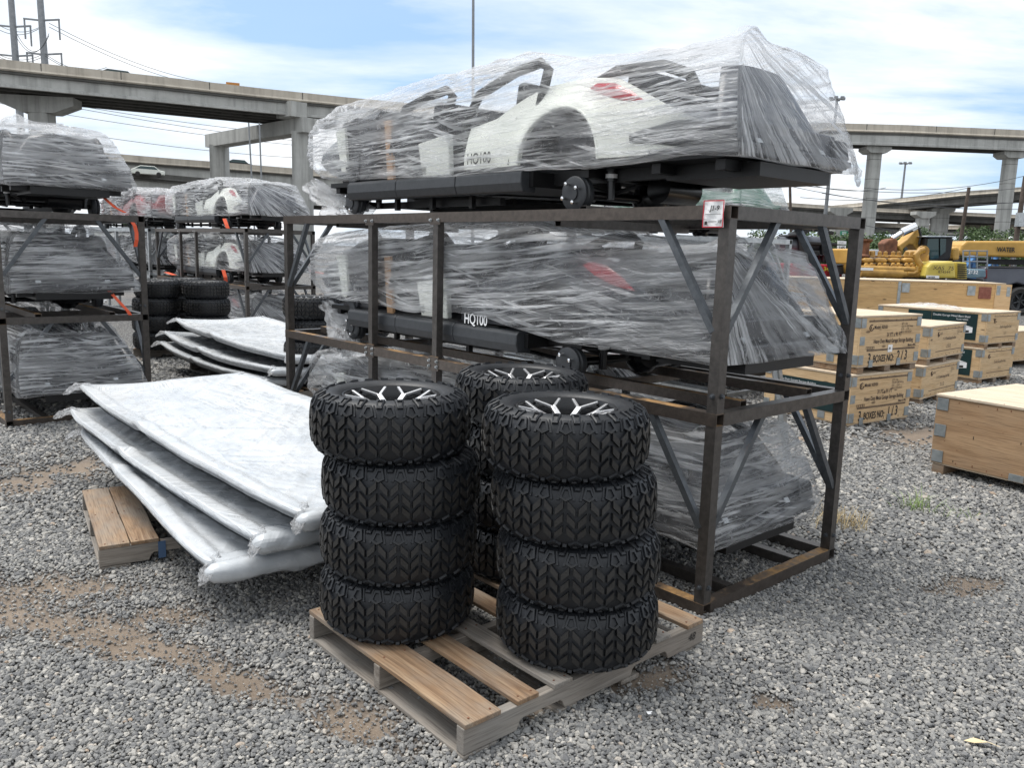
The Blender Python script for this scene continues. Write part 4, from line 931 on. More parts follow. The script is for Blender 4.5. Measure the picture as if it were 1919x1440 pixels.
def on_rack(cart, rack, lvl, dv=0.0, tilt=0.0, du=0.0):
    a = rack.rotation_euler.z; dd = Vector((math.cos(a), math.sin(a), 0)); ee = Vector((-math.sin(a), math.cos(a), 0))
    o = Vector(rack.location); cart.location = o + dd * (RW / 2 + du) + ee * (0.0 + dv) + Vector((0, 0, LV[lvl])); cart.rotation_euler = (tilt, 0, a)
on_rack(cartW, rack_main, 2, 0.03); on_rack(cartD, rack_main, 1, 0.03, 0.0)
crumple('torn_film', [(-.45, 3.55, .22), (-.42, 3.35, .10), (-.47, 3.25, .0), (-.45, 3.2, -.10)], .10, FILMF, cartD, 3.0)
crumple('torn_film', [(-.45, 3.75, .25), (-.45, 3.45, .12), (-.44, 3.2, .05), (-.40, 3.05, .03)], .11, FILMF, cartW, 7.0)
crumple('torn_film', [(.50, 0.03, .30), (.51, 0.0, .22), (.51, -.01, .15)], .013, FILMF, cartW, 9.0)
crumple('torn_film', [(.40, 0.2, .55), (.44, 0.10, .42), (.49, 0.03, .30), (.52, -.01, .20)], .035, FILMF, cartD, 13.0)
cartB = copy_tree(cartD, skip=('torn_film', 'film_wrap')); tag(cartB, 'dark cart in clear film at the bottom of the main rack, just above the gravel')
make_wrap(9.0, FILM[2], cartB, ear=True); on_rack(cartB, rack_main, 0, 0.06)
def cart_copy(src, rack, lvl, label, dv=0.0, film=None, tilt=0.0):
    c = copy_tree(src, skip=('torn_film',)); tag(c, label); on_rack(c, rack, lvl, dv, tilt); return c
cart_copy(cartB, rack_left, 2, 'dark cart in film, tail to the camera, on top of the left rack', -0.05)
cLm = copy_tree(cartD, skip=('torn_film', 'film_wrap')); tag(cLm, 'dark cart in film, tail to the camera, on the middle level of the left rack'); make_wrap(33.0, FILM[0], cLm, ear=False, shear=.03); on_rack(cLm, rack_left, 1)
cart_copy(cartB, rack_left, 0, 'dark cart in film at the bottom of the left rack, black tarp hem under it', -0.10)
cart_copy(cartW, rack_back, 2, 'white cart in film on top of the distant rack')
cart_copy(cartW, rack_back, 1, 'white cart in film on the middle level of the distant rack')
cart_copy(cartD, rack_back, 0, 'dark cart in film at the bottom of the distant rack, behind the bagged panels')
#@@PART3@@
# ------------------------------------------------------------------ bagged panels
def bag_panel(parent_label, B, ang, L_, W_, zB, zA, th, seed, fm, group, bow=0.03, tip=0.05, tray=0.034):
    root = empty('bagged_panel', (B[0], B[1], 0), ang, parent_label, 'packed panel', group)
    rnd = Vector((seed * 5.1, seed * 2.3, seed)); NX, NY = 72, 150
    def top(x, y):          # x across 0..W, y along 0..L
        s_, t_ = y / L_, x / W_
        z = zB + (zA - zB) * s_ - bow * math.sin(PI * s_) - 0.02 * math.sin(PI * t_)
        ed = min(min(x, W_ - x), min(y, L_ - y)); z += -tray * smooth01((ed - .06) / .06) * 0.8
        fold = (1 - abs(noise.noise(Vector(((x * 1.6 + y * 1.0), (y * 7.0 - x * 6.0), 0)) + rnd))) ** 8 * 0.012
        fold2 = (1 - abs(noise.noise(Vector((x * 9, y * 2.2 + x * 1.5, 4)) + rnd))) ** 6 * 0.007 * smooth01((ed) / .1)
        fan = (1 - abs(noise.noise(Vector((math.atan2(y - L_ * .5, x + .35) * 14, 1.5, 7)) + rnd))) ** 7 * 0.012
        z += .016 * math.exp(-((y / L_ + .25 * t_ - .62) / .02) ** 2)
        ek = smooth01((ed - .03) / .12); fold *= ek * .7; fan *= ek * .5; fold2 = 0
        return z + fold + fold2 + fan + 0.010 * noise.noise(Vector((x * 2, y * 2, 9)) + rnd) + 0.0015 * noise.noise(Vector((x * 16, y * 16, 2)) + rnd) + tip * max(0, s_ - .85) * 3 * max(0, .35 - t_)
    vs = []; uv = []
    def edge(x, y):
        n1_ = noise.noise(Vector((x * 2.5, y * 2.5, 3)) + rnd) * 0.006
        cx, cy = W_ / 2, L_ / 2; kx, ky = abs(x - cx) / cx, abs(y - cy) / cy
        f = 1 - 0.05 * (min(kx, ky)) ** 6
        return cx + (x - cx) * f + n1_, cy + (y - cy) * (1 - 0.02 * (min(kx, ky)) ** 6) + n1_
    for j in range(NY + 1):
        for i in range(NX + 1):
            x, y = W_ * i / NX, L_ * j / NY; ex, ey = edge(x, y); vs.append((ex, ey, top(x, y))); uv.append((x, y))
    fs = [(j * (NX + 1) + i, j * (NX + 1) + i + 1, (j + 1) * (NX + 1) + i + 1, (j + 1) * (NX + 1) + i) for j in range(NY) for i in range(NX)]
    rim = [i for i in range(NX + 1)] + [j * (NX + 1) + NX for j in range(1, NY + 1)] + [NY * (NX + 1) + i for i in range(NX - 1, -1, -1)] + [j * (NX + 1) for j in range(NY - 1, 0, -1)]
    mb = MB(); mb.add(vs, fs); uvs = list(uv); m_ = len(rim); b0 = len(mb.v)
    for kk, (off, dz) in enumerate(((0.010, -0.010), (0.010, -th * .30), (0.0, -th * .42))):
        for q_ in rim:
            x, y, z = vs[q_]; nn = 0.005 * noise.noise(Vector((x * 7, y * 7, kk * 3)) + rnd)
            cx, cy = W_ / 2, L_ / 2; dx = (1 if x > cx else -1) if min(x, W_ - x) < min(y, L_ - y) else 0; dy = (1 if y > cy else -1) if dx == 0 else 0
            mb.v.append((x + dx * (off + nn), y + dy * (off + nn), z + dz + nn)); uvs.append((x + y, y - x + kk * .03))
    prev = rim
    for kk in range(3):
        cur = [b0 + kk * m_ + q_ for q_ in range(m_)]
        mb.f += [(prev[q_], prev[(q_ + 1) % m_], cur[(q_ + 1) % m_], cur[q_]) for q_ in range(m_)]; prev = cur
    mb.uv = uvs; mb.build('foam_bag', fm, root, smooth='all')
    # grey panel seen as a lower lip under the bag, and its underside
    pn = MB(); vs2 = []  # lip
    for q_ in rim:
        x, y, z = vs[q_]; cx, cy = W_ / 2, L_ / 2; vs2.append((cx + (x - cx) * .985, cy + (y - cy) * .99, z - th * .38))
    for q_ in range(m_): x, y, z = vs2[q_]; cx, cy = W_ / 2, L_ / 2; vs2.append((cx + (x - cx) * .97, cy + (y - cy) * .985, z - th * .5))
    pn.add(vs2, [(q_, (q_ + 1) % m_, m_ + (q_ + 1) % m_, m_ + q_) for q_ in range(m_)])
    lows = vs2[m_:]; nb = len(pn.v); G = []
    for j in range(0, NY + 1, 6):
        for i in range(0, NX + 1, 6):
            x, y = W_ * i / NX, L_ * j / NY; ex, ey = edge(x, y); G.append((W_ / 2 + (ex - W_ / 2) * .955, L_ / 2 + (ey - L_ / 2) * .975, top(x, y) - th))
    gx = NX // 6 + 1; gy = NY // 6 + 1
    pn.add(G, [(j * gx + i, j * gx + i + 1, (j + 1) * gx + i + 1, (j + 1) * gx + i) for j in range(gy - 1) for i in range(gx - 1)])
    pn.build('panel_edge', BAGEDGE, root, smooth=True)
    # rolled, taped end of the bag along the near short side
    ro = MB(); pts = []; NA = 18; uvr = []
    for j in range(41):
        x = W_ * j / 40; y = -0.015 + .01 * noise.noise(Vector((x * 5, 1, 1)) + rnd); z = top(x, 0.0) - th * .55; rr = th * .55 * (1 + .35 * noise.noise(Vector((x * 6, 2, 2)) + rnd)) * (1 if 0 < j < 40 else .5)
        for k in range(NA):
            a = 2 * PI * k / NA; q_ = rr * (1 + .25 * noise.noise(Vector((x * 12, a * 2, 5)) + rnd)); pts.append((x, y + q_ * math.cos(a), z + q_ * math.sin(a) * 1.0)); uvr.append((x, k / NA * .3))
    ro.add(pts, [(j * NA + k, j * NA + (k + 1) % NA, (j + 1) * NA + (k + 1) % NA, (j + 1) * NA + k) for j in range(40) for k in range(NA)] + [tuple(range(NA)), tuple(40 * NA + k for k in range(NA))]); ro.uv = uvr
    ro.build('rolled_bag_end', fm, root, smooth='all')
    # loose crumpled corners
    for (cx_, cy_, rr, sd_) in ((0.0, L_, .055, 1), (W_ * .98, L_ * .995, .05, 2), (0.02, 0.0, .055, 3), (W_ * .45, 0.0, .05, 4)):
        z = top(min(W_, max(0, cx_)), min(L_, cy_)); ddx = -1 if cx_ < W_ / 2 else 1; ddy = 1 if cy_ > 1 else -1
        crumple('bag_corner', [(cx_ - ddx * .06, cy_ - ddy * .08, z - .0), (cx_, cy_, z - .02), (cx_ + ddx * .05, cy_ + ddy * .05, z - .06)], rr * .48, FILMF, root, seed + sd_)
    return root
GP = 'bagged panels stacked on the near left pallet'
bag_panel('topmost bagged white panel of the near left stack, with fanned creases', (-.86, 3.19), .77, 2.82, 1.16, .50, .63, .070, 1.0, FOAM, GP, bow=.015)
bag_panel('middle bagged white panel of the near left stack, tip poking out left', (-1.06, 3.25), .76, 2.60, 1.16, .375, .49, .070, 4.0, FOAM2, GP, bow=.02)
bag_panel('lowest bagged panel of the near left stack, drooping over the pallet', (-1.25, 3.21), .68, 2.38, 1.18, .265, .375, .08, 8.0, FOAM, GP, bow=-.012)
bag_bl = MB()
GQ = 'bagged panels stacked in the far left stack'
bag_panel('topmost bagged white panel of the distant stack between the racks', (-2.2, 7.9), .75, 2.9, 1.2, .50, .62, .08, 12.0, FOAM2, GQ, bow=.03)
bag_panel('middle bagged panel of the distant stack, with a grey sagging edge', (-2.35, 7.85), .74, 2.9, 1.25, .38, .46, .08, 15.0, FOAM, GQ, bow=.05)
bag_panel('lowest bagged panel of the distant stack, close above its pallet', (-2.45, 7.95), .76, 2.75, 1.2, .27, .34, .08, 18.0, FOAM2, GQ, bow=.05)

# ------------------------------------------------------------------ more racks and carts farther off
rack_g = make_rack((-6.9, 15.6, 0), RA, 'pale galvanised rack in the gap behind the left rack', GALV, GALV, GALV, group='galvanised cart racks')
rack_h = copy_tree(rack_g); rack_h.location = (2.35, 8.95, 0); tag(rack_h, 'pale galvanised rack behind the right end of the main rack')
cartR = make_cart(REDP, REDP, LETTERW, 'red cart in film on top of the galvanised rack in the left gap', accent=REDP)
make_wrap(21.0, FILM[0], cartR); on_rack(cartR, rack_g, 2)
cart_copy(cartD, rack_g, 1, 'dark cart in film on the middle level of the galvanised rack in the left gap')
cart_copy(cartR, rack_h, 0, 'red cart in film low behind the right end of the main rack')
cartG = make_cart(GREENP, GREENP, LETTERW, 'green cart in film high behind the right end of the main rack', accent=WHITEP)
make_wrap(27.0, FILM[2], cartG); on_rack(cartG, rack_h, 2)
cart_copy(cartD, rack_h, 1, 'dark cart in film on the middle level behind the right end of the main rack')
sd_ = empty('trestle_stand', (2.16, 6.25, 0), 0.7, 'silver folding leg of a stand behind the main rack, beside the stacked crates', 'stand')
mb = MB(); mb.beam((0, 0, 0.02), (-.12, .1, .75), .035, .03); mb.build('leg', GALV, sd_); mb = MB(); mb.beam((.10, .05, 0.02), (-.05, .1, .75), .035, .03); mb.build('leg', GALV, sd_)
MB().box((-.02, .02, .012), (.30, .05, .024)).build('foot_bar', GALV, sd_); MB().box((-.1, .1, .76), (.35, .10, .03)).build('top_bar', GALV, sd_)

# orange ratchet straps
def strap(pts, wd, label, th=0.003):
    mb = MB(); P_ = [Vector(p_) for p_ in pts]; A = []; B_ = []
    side = Vector((0.75, 0.66, 0))
    for i, p_ in enumerate(P_): A.append(p_ - side * wd / 2); B_.append(p_ + side * wd / 2)
    mb.strip(A, B_); o = mb.build('ratchet_strap', STRAP); so = o.modifiers.new('solid', 'SOLIDIFY'); so.thickness = th; return tag(o, label, 'strap', 'orange ratchet straps on the racks')
def L_(rack, u, v, z): a = rack.rotation_euler.z; return Vector(rack.location) + Vector((math.cos(a), math.sin(a), 0)) * u + Vector((-math.sin(a), math.cos(a), 0)) * v + Vector((0, 0, z))
strap([L_(rack_left, 1.06, -.02, 1.72), L_(rack_left, 1.075, -.03, 1.69), L_(rack_left, 1.085, -.035, 1.63), L_(rack_left, 1.08, -.045, 1.57), L_(rack_left, 1.07, -.035, 1.51)], .032, 'orange strap tail hanging from the top right of the left rack')
strap([L_(rack_left, .86, .06, 1.92), L_(rack_left, .93, .0, 1.84), L_(rack_left, 1.0, -.03, 1.80)], .03, 'short orange strap beneath the top cart of the left rack')
strap([L_(rack_left, .86, .05, 1.12), L_(rack_left, .92, -.0, 1.03), L_(rack_left, .98, -.03, .95), L_(rack_left, 1.0, -.035, .91)], .03, 'orange strap at the middle level of the left rack')
strap([L_(rack_back, -.02, .7, 1.93), L_(rack_back, -.03, .6, 1.84), L_(rack_back, -.03, .55, 1.78)], .06, 'orange strap on the top rail of the distant rack')
strap([L_(rack_back, -.02, .8, 1.13), L_(rack_back, -.03, .7, 1.02), L_(rack_back, -.03, .68, .92)], .06, 'orange strap on the middle rail of the distant rack')
strap([L_(rack_back, -.05, 3.3, 1.0), L_(rack_back, -.07, 3.1, .99), L_(rack_back, -.05, 2.9, .965)], .09, 'orange strap lying over the far end of the distant rack')
strap([L_(rack_back, 1.25, .5, 1.15), L_(rack_back, 1.27, .2, 1.12), L_(rack_back, 1.35, -.1, 1.1)], .10, 'orange strap end seen past the left post of the main rack')

# ------------------------------------------------------------------ crates
def plate(parent, c, sz, ax='y'):
    mb = MB(); w_, h_ = sz; t = 0.004
    if ax == 'y': mb.box(c, (w_, t, h_))
    else: mb.box(c, (t, w_, h_))
    o = mb.build('corner_plate', PLATE, parent, bevel=.001)
    return o
def make_crate(loc, rz, W_, D_, z0, H, label, feet=0.08, mt=PLY, lid=PLYL, group=None, front='', plates=True, lidz=0.018, pl=0.09):
    """origin at the near lower corner; +x along the lettered face, +y along the left face"""
    c = empty('wooden_crate', (loc[0], loc[1], z0), rz, label, 'crate', group)
    mb = MB().box((W_ / 2, D_ / 2, feet + (H - lidz) / 2), (W_, D_, H - lidz)); 
    o = MB(); t = .018; zt = feet + H - lidz
    o.box((W_ / 2, t / 2, (feet + zt) / 2), (W_, t, zt - feet)); o.build('front_board', mt, c, bevel=.002)
    o = MB(); o.box((0, 0, 0), (D_ - t * 2 - .002, t, zt - feet)); q_ = o.build('side_board', mt, c, bevel=.002); q_.location = (t / 2, D_ / 2, (feet + zt) / 2); q_.rotation_euler.z = R(90)
    o = MB(); o.box((0, 0, 0), (D_ - t * 2 - .002, t, zt - feet)); q_ = o.build('side_board', mt, c, bevel=.002); q_.location = (W_ - t / 2, D_ / 2, (feet + zt) / 2); q_.rotation_euler.z = R(90)
    o = MB(); o.box((W_ / 2, D_ - t / 2, (feet + zt) / 2), (W_, t, zt - feet)); o.build('back_board', mt, c)
    o = MB(); o.box((0, 0, 0), (W_ + .012, D_ + .012, lidz)); q_ = o.build('lid', lid, c, bevel=.002); q_.location = (W_ / 2, D_ / 2, zt + lidz / 2 + .001)
    o = MB(); o.box((0, 0, 0), (W_ - .01, D_ - .01, .01)); q_ = o.build('floor_board', lid, c); q_.location = (W_ / 2, D_ / 2, feet - .006)
    if feet > 0.02:
        for x in (.06, W_ / 2, W_ - .06):
            o = MB(); o.box((0, 0, 0), (.09, D_ - .01, feet - .016)); q_ = o.build('skid', WOOD, c, bevel=.003); q_.location = (x, D_ / 2, (feet - .012) / 2)
    nm_ = MB(); rr_ = random.Random(int(loc[0] * 97 + z0 * 13))
    for zz in (feet + .025, zt - .025):
        for k in range(int(W_ / .12)): nm_.box(((k + .5) * .12 + rr_.uniform(-.02, .02), -.0008, zz + rr_.uniform(-.006, .006)), (.006, .0016, .006 + .012 * rr_.random()))
    for k in range(int(W_ * 8)): nm_.box((rr_.uniform(.05, W_ - .05), -.0008, rr_.uniform(feet + .05, zt - .05)), (.004, .0016, .004))
    tag(nm_.build('nail_heads', RUSTY, c), kind='stuff')
    if plates:
        for zz in (feet + .06, zt - .05):
            plate(c, (pl * .42, -.003, zz), (pl * .8, pl)); plate(c, (W_ - pl * .42, -.003, zz), (pl * .8, pl)); plate(c, (-.003, pl * .42, zz), (pl * .8, pl), 'x'); plate(c, (-.003, D_ - pl * .42, zz), (pl * .8, pl), 'x')
    return c
F90 = (R(90), 0, 0); FX = (R(90), 0, R(-90))
def poster(c, y0, y1, z0, z1, t1='', t2=''):
    p_ = MB().box((-.0035, (y0 + y1) / 2, (z0 + z1) / 2), (.003, y1 - y0, z1 - z0)).build('printed_panel', POSTER, c)
    w_, h_ = y1 - y0, z1 - z0
    mb = MB(); X = -.0062
    def q4(pts): mb.add([(X, y1 - a * w_, z0 + b_ * h_) for a, b_ in pts], [(0, 1, 2, 3)])
    q4([(.10, .30), (.45, .16), (.45, .50), (.10, .52)]); q4([(.45, .16), (.92, .28), (.92, .48), (.45, .50)]); q4([(.10, .53), (.45, .51), (.92, .49), (.55, .62)])
    mb.build('shed_picture', SHEDW, p_, fix=False)
    mb = MB(); X = -.0075; mb.add([(X, y1 - a * w_, z0 + b_ * h_) for a, b_ in ((.16, .27), (.30, .22), (.30, .42), (.16, .44))], [(0, 1, 2, 3)]); mb.add([(X, y1 - a * w_, z0 + b_ * h_) for a, b_ in ((.5, .20), (.85, .28), (.85, .36), (.5, .34))], [(0, 1, 2, 3)]); mb.build('door_openings', LETTERD, p_, fix=False)
    if t1: text(t1, h_ * .11, (-.0062, y1 - .03 * w_, z1 - h_ * .16), FX, SHEDW, p_, 'printed_title')
    if t2: text(t2, h_ * .08, (-.0062, y1 - .55 * w_, z1 - h_ * .27), FX, SHEDW, p_, 'printed_title')
def rules(c, W_, zs):
    mb = MB()
    for z, a, b_ in zs: mb.box(((a + b_) / 2 * W_, -.002, z), ((b_ - a) * W_, .001, .006))
    tag(mb.build('printed_rule', LETTERB, c), kind='stuff')
def logo(c, x, z, s_):
    mb = MB(); pts = [(x + s_ * math.cos(a_), -.0035, z + s_ * math.sin(a_)) for a_ in [R(60 + 13 * k) for k in range(24)]]; mb.tube(pts, s_ * .16, 4); mb.box((x - s_ * .1, -.003, z), (s_ * .35, .001, s_ * 1.1)); mb.build('round_logo', LETTERB, c)
p0, p1 = gnd(1588, 804), gnd(1700, 787); angc = math.atan2(p1.y - p0.y, p1.x - p0.x); WC = (p1 - p0).length
GC = 'lettered building-kit crates on the right'
def big_text(c, W_, feet, H, num):
    z = lambda f: feet + H * f
    rules(c, W_, [(z(.90), .12, .93), (z(.88), .12, .93), (z(.30), .12, .93), (z(.32), .12, .93)])
    text('Model: K0101', .047, (.21 * W_, -.003, z(.735)), F90, LETTERB, c, sx=.8, bold=.0008); logo(c, .165 * W_, z(.76), .028)
    text('31 FT x 91 FT', .058, (.55 * W_, -.003, z(.565)), F90, LETTERB, c, sx=.72, align='CENTER', bold=.0008)
    text('Heavy Duty Metal Garage Storage Building', .056, (.55 * W_, -.003, z(.445)), F90, LETTERB, c, sx=.66, align='CENTER', bold=.0008)
    text('Made in PRC', .032, (.80 * W_, -.003, z(.35)), F90, LETTERB, c, sx=.8, bold=.0008)
    text('QTY: 1 Set\nCOLOR: GREY/White\nN.W: ---- G.W: ----\nMEAS: 310X105X47', .030, (.66 * W_, -.003, z(.80)), F90, LETTERB, c, sx=.7)
    mb = MB()
    for k in range(4): x = (.12 + k * .035) * W_; mb.box((x, -.002, z(.38)), (.026, .001, .004)); mb.box((x, -.002, z(.34)), (.026, .001, .003)); mb.box((x - .012, -.002, z(.36)), (.003, .001, .028)); mb.box((x + .012, -.002, z(.36)), (.003, .001, .028))
    tag(mb.build('handling_marks', LETTERB, c), kind='stuff')
    text('3', .13, (.15 * W_, -.003, z(.06)), F90, LETTERD, c, sx=.72, bold=.002); text('BOXES NO:', .095, (.235 * W_, -.003, z(.07)), F90, LETTERD, c, sx=.68, bold=.0015); text(num, .13, (.63 * W_, -.003, z(.08)), F90, LETTERD, c, sx=.72, bold=.002)
    for x in (.20, .66): plate(c, (x * W_, -.0045, feet + .02), (.06, .07))
for q_, (z0, num, lab) in enumerate(((0.0, '1 / 3', 'lower big lettered crate marked box 1 of 3, on the gravel'), (0.515, '2 / 3', 'upper big lettered crate marked box 2 of 3'))):
    off = (EV * .0) + Vector((.05 * q_, .03 * q_, 0)); fe = .035 if q_ == 0 else .07
    c = make_crate(p0 + off, angc, WC, 1.0, z0, .475, lab, feet=fe, group=GC)
    big_text(c, WC, fe, .475, num); poster(c, .16, .86, fe + .09, fe + .37, 'Heavy Duty Garage Storage Building', 'Model: K0101')
    for zz in (fe + .24,): plate(c, (.035, -.003, zz), (.07, .08)); plate(c, (WC - .035, -.003, zz), (.07, .08)); plate(c, (-.003, .3, fe + .05), (.08, .07), 'x')
    if q_: 
        pp_ = MB().box((.5 * WC, -.0035, fe + .155), (.07, .003, .07)).build('lot_sticker', PAPER, c); text('291', .03, (.5 * WC - .026, -.006, fe + .145), F90, LETTERD, pp_, sx=.8, bold=.001)
# two small crates
a0, a1 = gnd(1724, 748, .075), gnd(1792, 730, .075); ang2 = math.atan2(a1.y - a0.y, a1.x - a0.x); W2 = (a1 - a0).length
for q_, lab in enumerate(('lower small lettered crate right of the big lettered pair', 'upper small lettered crate right of the big lettered pair')):
    H2 = .36; z0 = q_ * .435; c = make_crate(a0 + Vector((.07 * q_, .08 * q_, 0)), ang2, W2, .95, z0, H2, lab, feet=.075, group=GC)
    z = lambda f: .075 + H2 * f
    rules(c, W2, [(z(.86), .2, .93), (z(.18), .2, .93)]); logo(c, .24 * W2, z(.72), .024)
    text('K0201', .035, (.28 * W2, -.003, z(.70)), F90, LETTERB, c, sx=.8); text("11' x 19' Double Garage Door Shed", .045, (.55 * W2, -.003, z(.52)), F90, LETTERB, c, sx=.62, align='CENTER', bold=.0006)
    text('2  1 / 2' if q_ == 0 else '2  2 / 2', .05, (.55 * W2, -.003, z(.27)), F90, LETTERB, c, sx=.8, align='CENTER', bold=.001); text('QTY: 1 Set\nCOLOR: White\nN.W: ----', .024, (.76 * W2, -.003, z(.76)), F90, LETTERB, c, sx=.7)
# pair with dark printed panels
b0_, b1_ = gnd(1834, 711, .08), gnd(1875, 702, .08); ang3 = math.atan2(b1_.y - b0_.y, b1_.x - b0_.x); W3 = max(.9, (b1_ - b0_).length)
ang3 = .62
for q_, lab in enumerate(('lower crate with a dark shed poster on its left face', 'upper crate with dark shed posters and loose plastic on its lid')):
    H3 = .40; z0 = q_ * .465; c = make_crate(b0_ + Vector((.02 * q_, 0, 0)), ang3, W3, 1.5, z0, H3, lab, feet=.08, group=GC)
    z = lambda f: .08 + H3 * f
    rules(c, W3, [(z(.86), .2, .93), (z(.18), .2, .93)]); logo(c, .24 * W3, z(.72), .026); text('Double Garage Barn Shed', .05, (.58 * W3, -.003, z(.48)), F90, LETTERB, c, sx=.6, align='CENTER'); text('1 / 1', .05, (.58 * W3, -.003, z(.26)), F90, LETTERB, c, sx=.8, align='CENTER', bold=.001)
    poster(c, .06 + .06, .72, .08 + .03, .08 + .37, 'Double Garage Metal Barn Shed', 'Model: K0202')
    if q_:
        poster(c, .725, 1.05, .08 + .03, .08 + .37); text('hed', .09, (-.003, 1.47, .08 + .20), FX, LETTERB, c, bold=.001); crumple('plastic_sheet', [(.1, .4, H3 + .09), (.3, .8, H3 + .10), (.2, 1.3, H3 + .09)], .05, FILMF, c, 3.3)
        MB().box((-.0035, 1.12, .08 + .22), (.003, .07, .06)).build('lot_sticker', PAPER, c)
c = make_crate(gnd(1888, 688, .0), .55, 1.4, 1.0, 0, .46, 'plain lidded crate cut by the right photo edge, beyond the poster pair', feet=.09, group='plain crates on the right')
MB().box((.12, .2, .09 + .46 + .035), (.05, .03, .06)).build('white_tab', PAPER, c)
# big plain crate in front, right
f0 = gnd(1743, 864, .085); f1 = gnd(1919, 906, .085); angf = math.atan2(f1.y - f0.y, f1.x - f0.x)
Hf = at(1752, 738, f0.y).z - .085
c = make_crate(f0, angf, 1.75, 1.15, 0, Hf, 'big plain plywood crate with a pale dusty lid, cut by the right photo edge', feet=.085, mt=PLY2, group='plain crates on the right', plates=False)
for zz in (.085 + .05, .085 + Hf * .48, .085 + Hf - .07): plate(c, (.05, -.003, zz), (.085, .09))
plate(c, (.62, -.003, .085 + .02), (.10, .05))
nm = MB(); rs_ = random.Random(3)
for k in range(26):
    x = .1 + rs_.random() * 1.6; z = .1 + (rs_.choice([.02, Hf * .96, Hf * rs_.random() * .9])); nm.box((x, -.0012, z), (.004, .002, .004 + .02 * rs_.random()))
tag(nm.build('nail_stains', LETTERD, c), kind='stuff')
# long tall crate
lc0, lc1 = Vector((4.55, 14.25, 0)), Vector((8.30, 14.0, 0)); angl = math.atan2(lc1.y - lc0.y, lc1.x - lc0.x); WL = (lc1 - lc0).length
c = make_crate(lc0, angl, WL, 1.1, 0, 1.12, 'long tall crate standing behind all the lettered crates', feet=.12, mt=PLYY, group='plain crates on the right', plates=False)
xo = lambda px: (at(px, 500, 14.1).x - lc0.x)
MB().box((xo(1691), -.004, .68), (.05, .006, 1.08)).build('metal_strip', PLATE, c)
MB().box((xo(1880), -.006, .68), (.26, .012, 1.08)).build('end_batten', PLY, c)
for px_, zz in ((1702, 1.12), (1822, 1.10), (1697, .55), (1817, .52), (1871, 1.12), (1889, 1.1), (1868, .5), (1887, .5)): plate(c, (xo(px_), -.014, zz), (.13 if px_ < 1860 else .06, .16))
RB = noisy('red_brown_block', (.17, .055, .04), (.27, .11, .08), .8, 0, 18)
for px_, zz in ((1847, 1.07), (1843, .50), (1552, .48)): MB().box((xo(px_), -.012, zz), (.20, .02, .20)).build('painted_block', RB, c, bevel=.004)
#@@PART4@@
# ------------------------------------------------------------------ elevated roads
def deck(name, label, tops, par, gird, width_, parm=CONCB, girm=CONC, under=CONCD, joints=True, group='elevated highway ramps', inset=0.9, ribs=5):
    """tops: world points of the near parapet's top edge; the deck spreads away from the camera"""
    r_ = empty(name, (0, 0, 0), 0, label, 'overpass', group)
    n = len(tops); T = [Vector(t) for t in tops]; back = []; width = 1.0; WW = width_ if isinstance(width_, list) else [width_] * n
    for i in range(n):
        d_ = (T[min(i + 1, n - 1)] - T[max(i - 1, 0)]); d_.z = 0; d_.normalize(); nrm = Vector((-d_.y, d_.x, 0))
        if nrm.y < 0: nrm = -nrm
        back.append(nrm)
    def sweep(nm, m_, sec, smooth=False):
        mb = MB(); k = len(sec); vs = []
        for i in range(n):
            for a, z in sec: vs.append(T[i] + back[i] * (a if a < .6 and nm == 'parapet' else a * WW[i] if nm != 'parapet' else WW[i] + (a - 1)) + Vector((0, 0, z)))
        mb.add(vs, [(i * k + j, i * k + (j + 1) % k, (i + 1) * k + (j + 1) % k, (i + 1) * k + j) for i in range(n - 1) for j in range(k)] + [tuple(range(k)), tuple((n - 1) * k + j for j in range(k))]); return mb.build(nm, m_, r_)
    sweep('parapet', parm, [(0, 0), (.35, 0), (.5, -par), (0.0, -par), (-.12, -par + .12), (0, -par + .3)])
    sweep('parapet', parm, [(1.0, 0), (.66, 0), (.61, -par), (1.0, -par)])
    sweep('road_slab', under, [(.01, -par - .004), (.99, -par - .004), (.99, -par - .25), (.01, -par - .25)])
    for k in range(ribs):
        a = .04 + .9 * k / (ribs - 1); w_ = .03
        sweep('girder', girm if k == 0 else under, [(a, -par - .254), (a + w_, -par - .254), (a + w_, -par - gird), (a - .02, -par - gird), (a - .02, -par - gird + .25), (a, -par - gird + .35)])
    if joints:
        for i in range(n - 1):
            L1 = (T[i + 1] - T[i]).length; m_ = max(1, int(L1 / 6))
            for k in range(m_):
                p_ = T[i].lerp(T[i + 1], (k + .5) / m_); MB().box((0, 0, 0), (.07, .03, par)).build('joint_line', CONCD, r_, loc=p_ - back[i] * .012 + Vector((0, 0, -par / 2)), rotz=math.atan2((T[i + 1] - T[i]).y, (T[i + 1] - T[i]).x))
    return r_, T, back
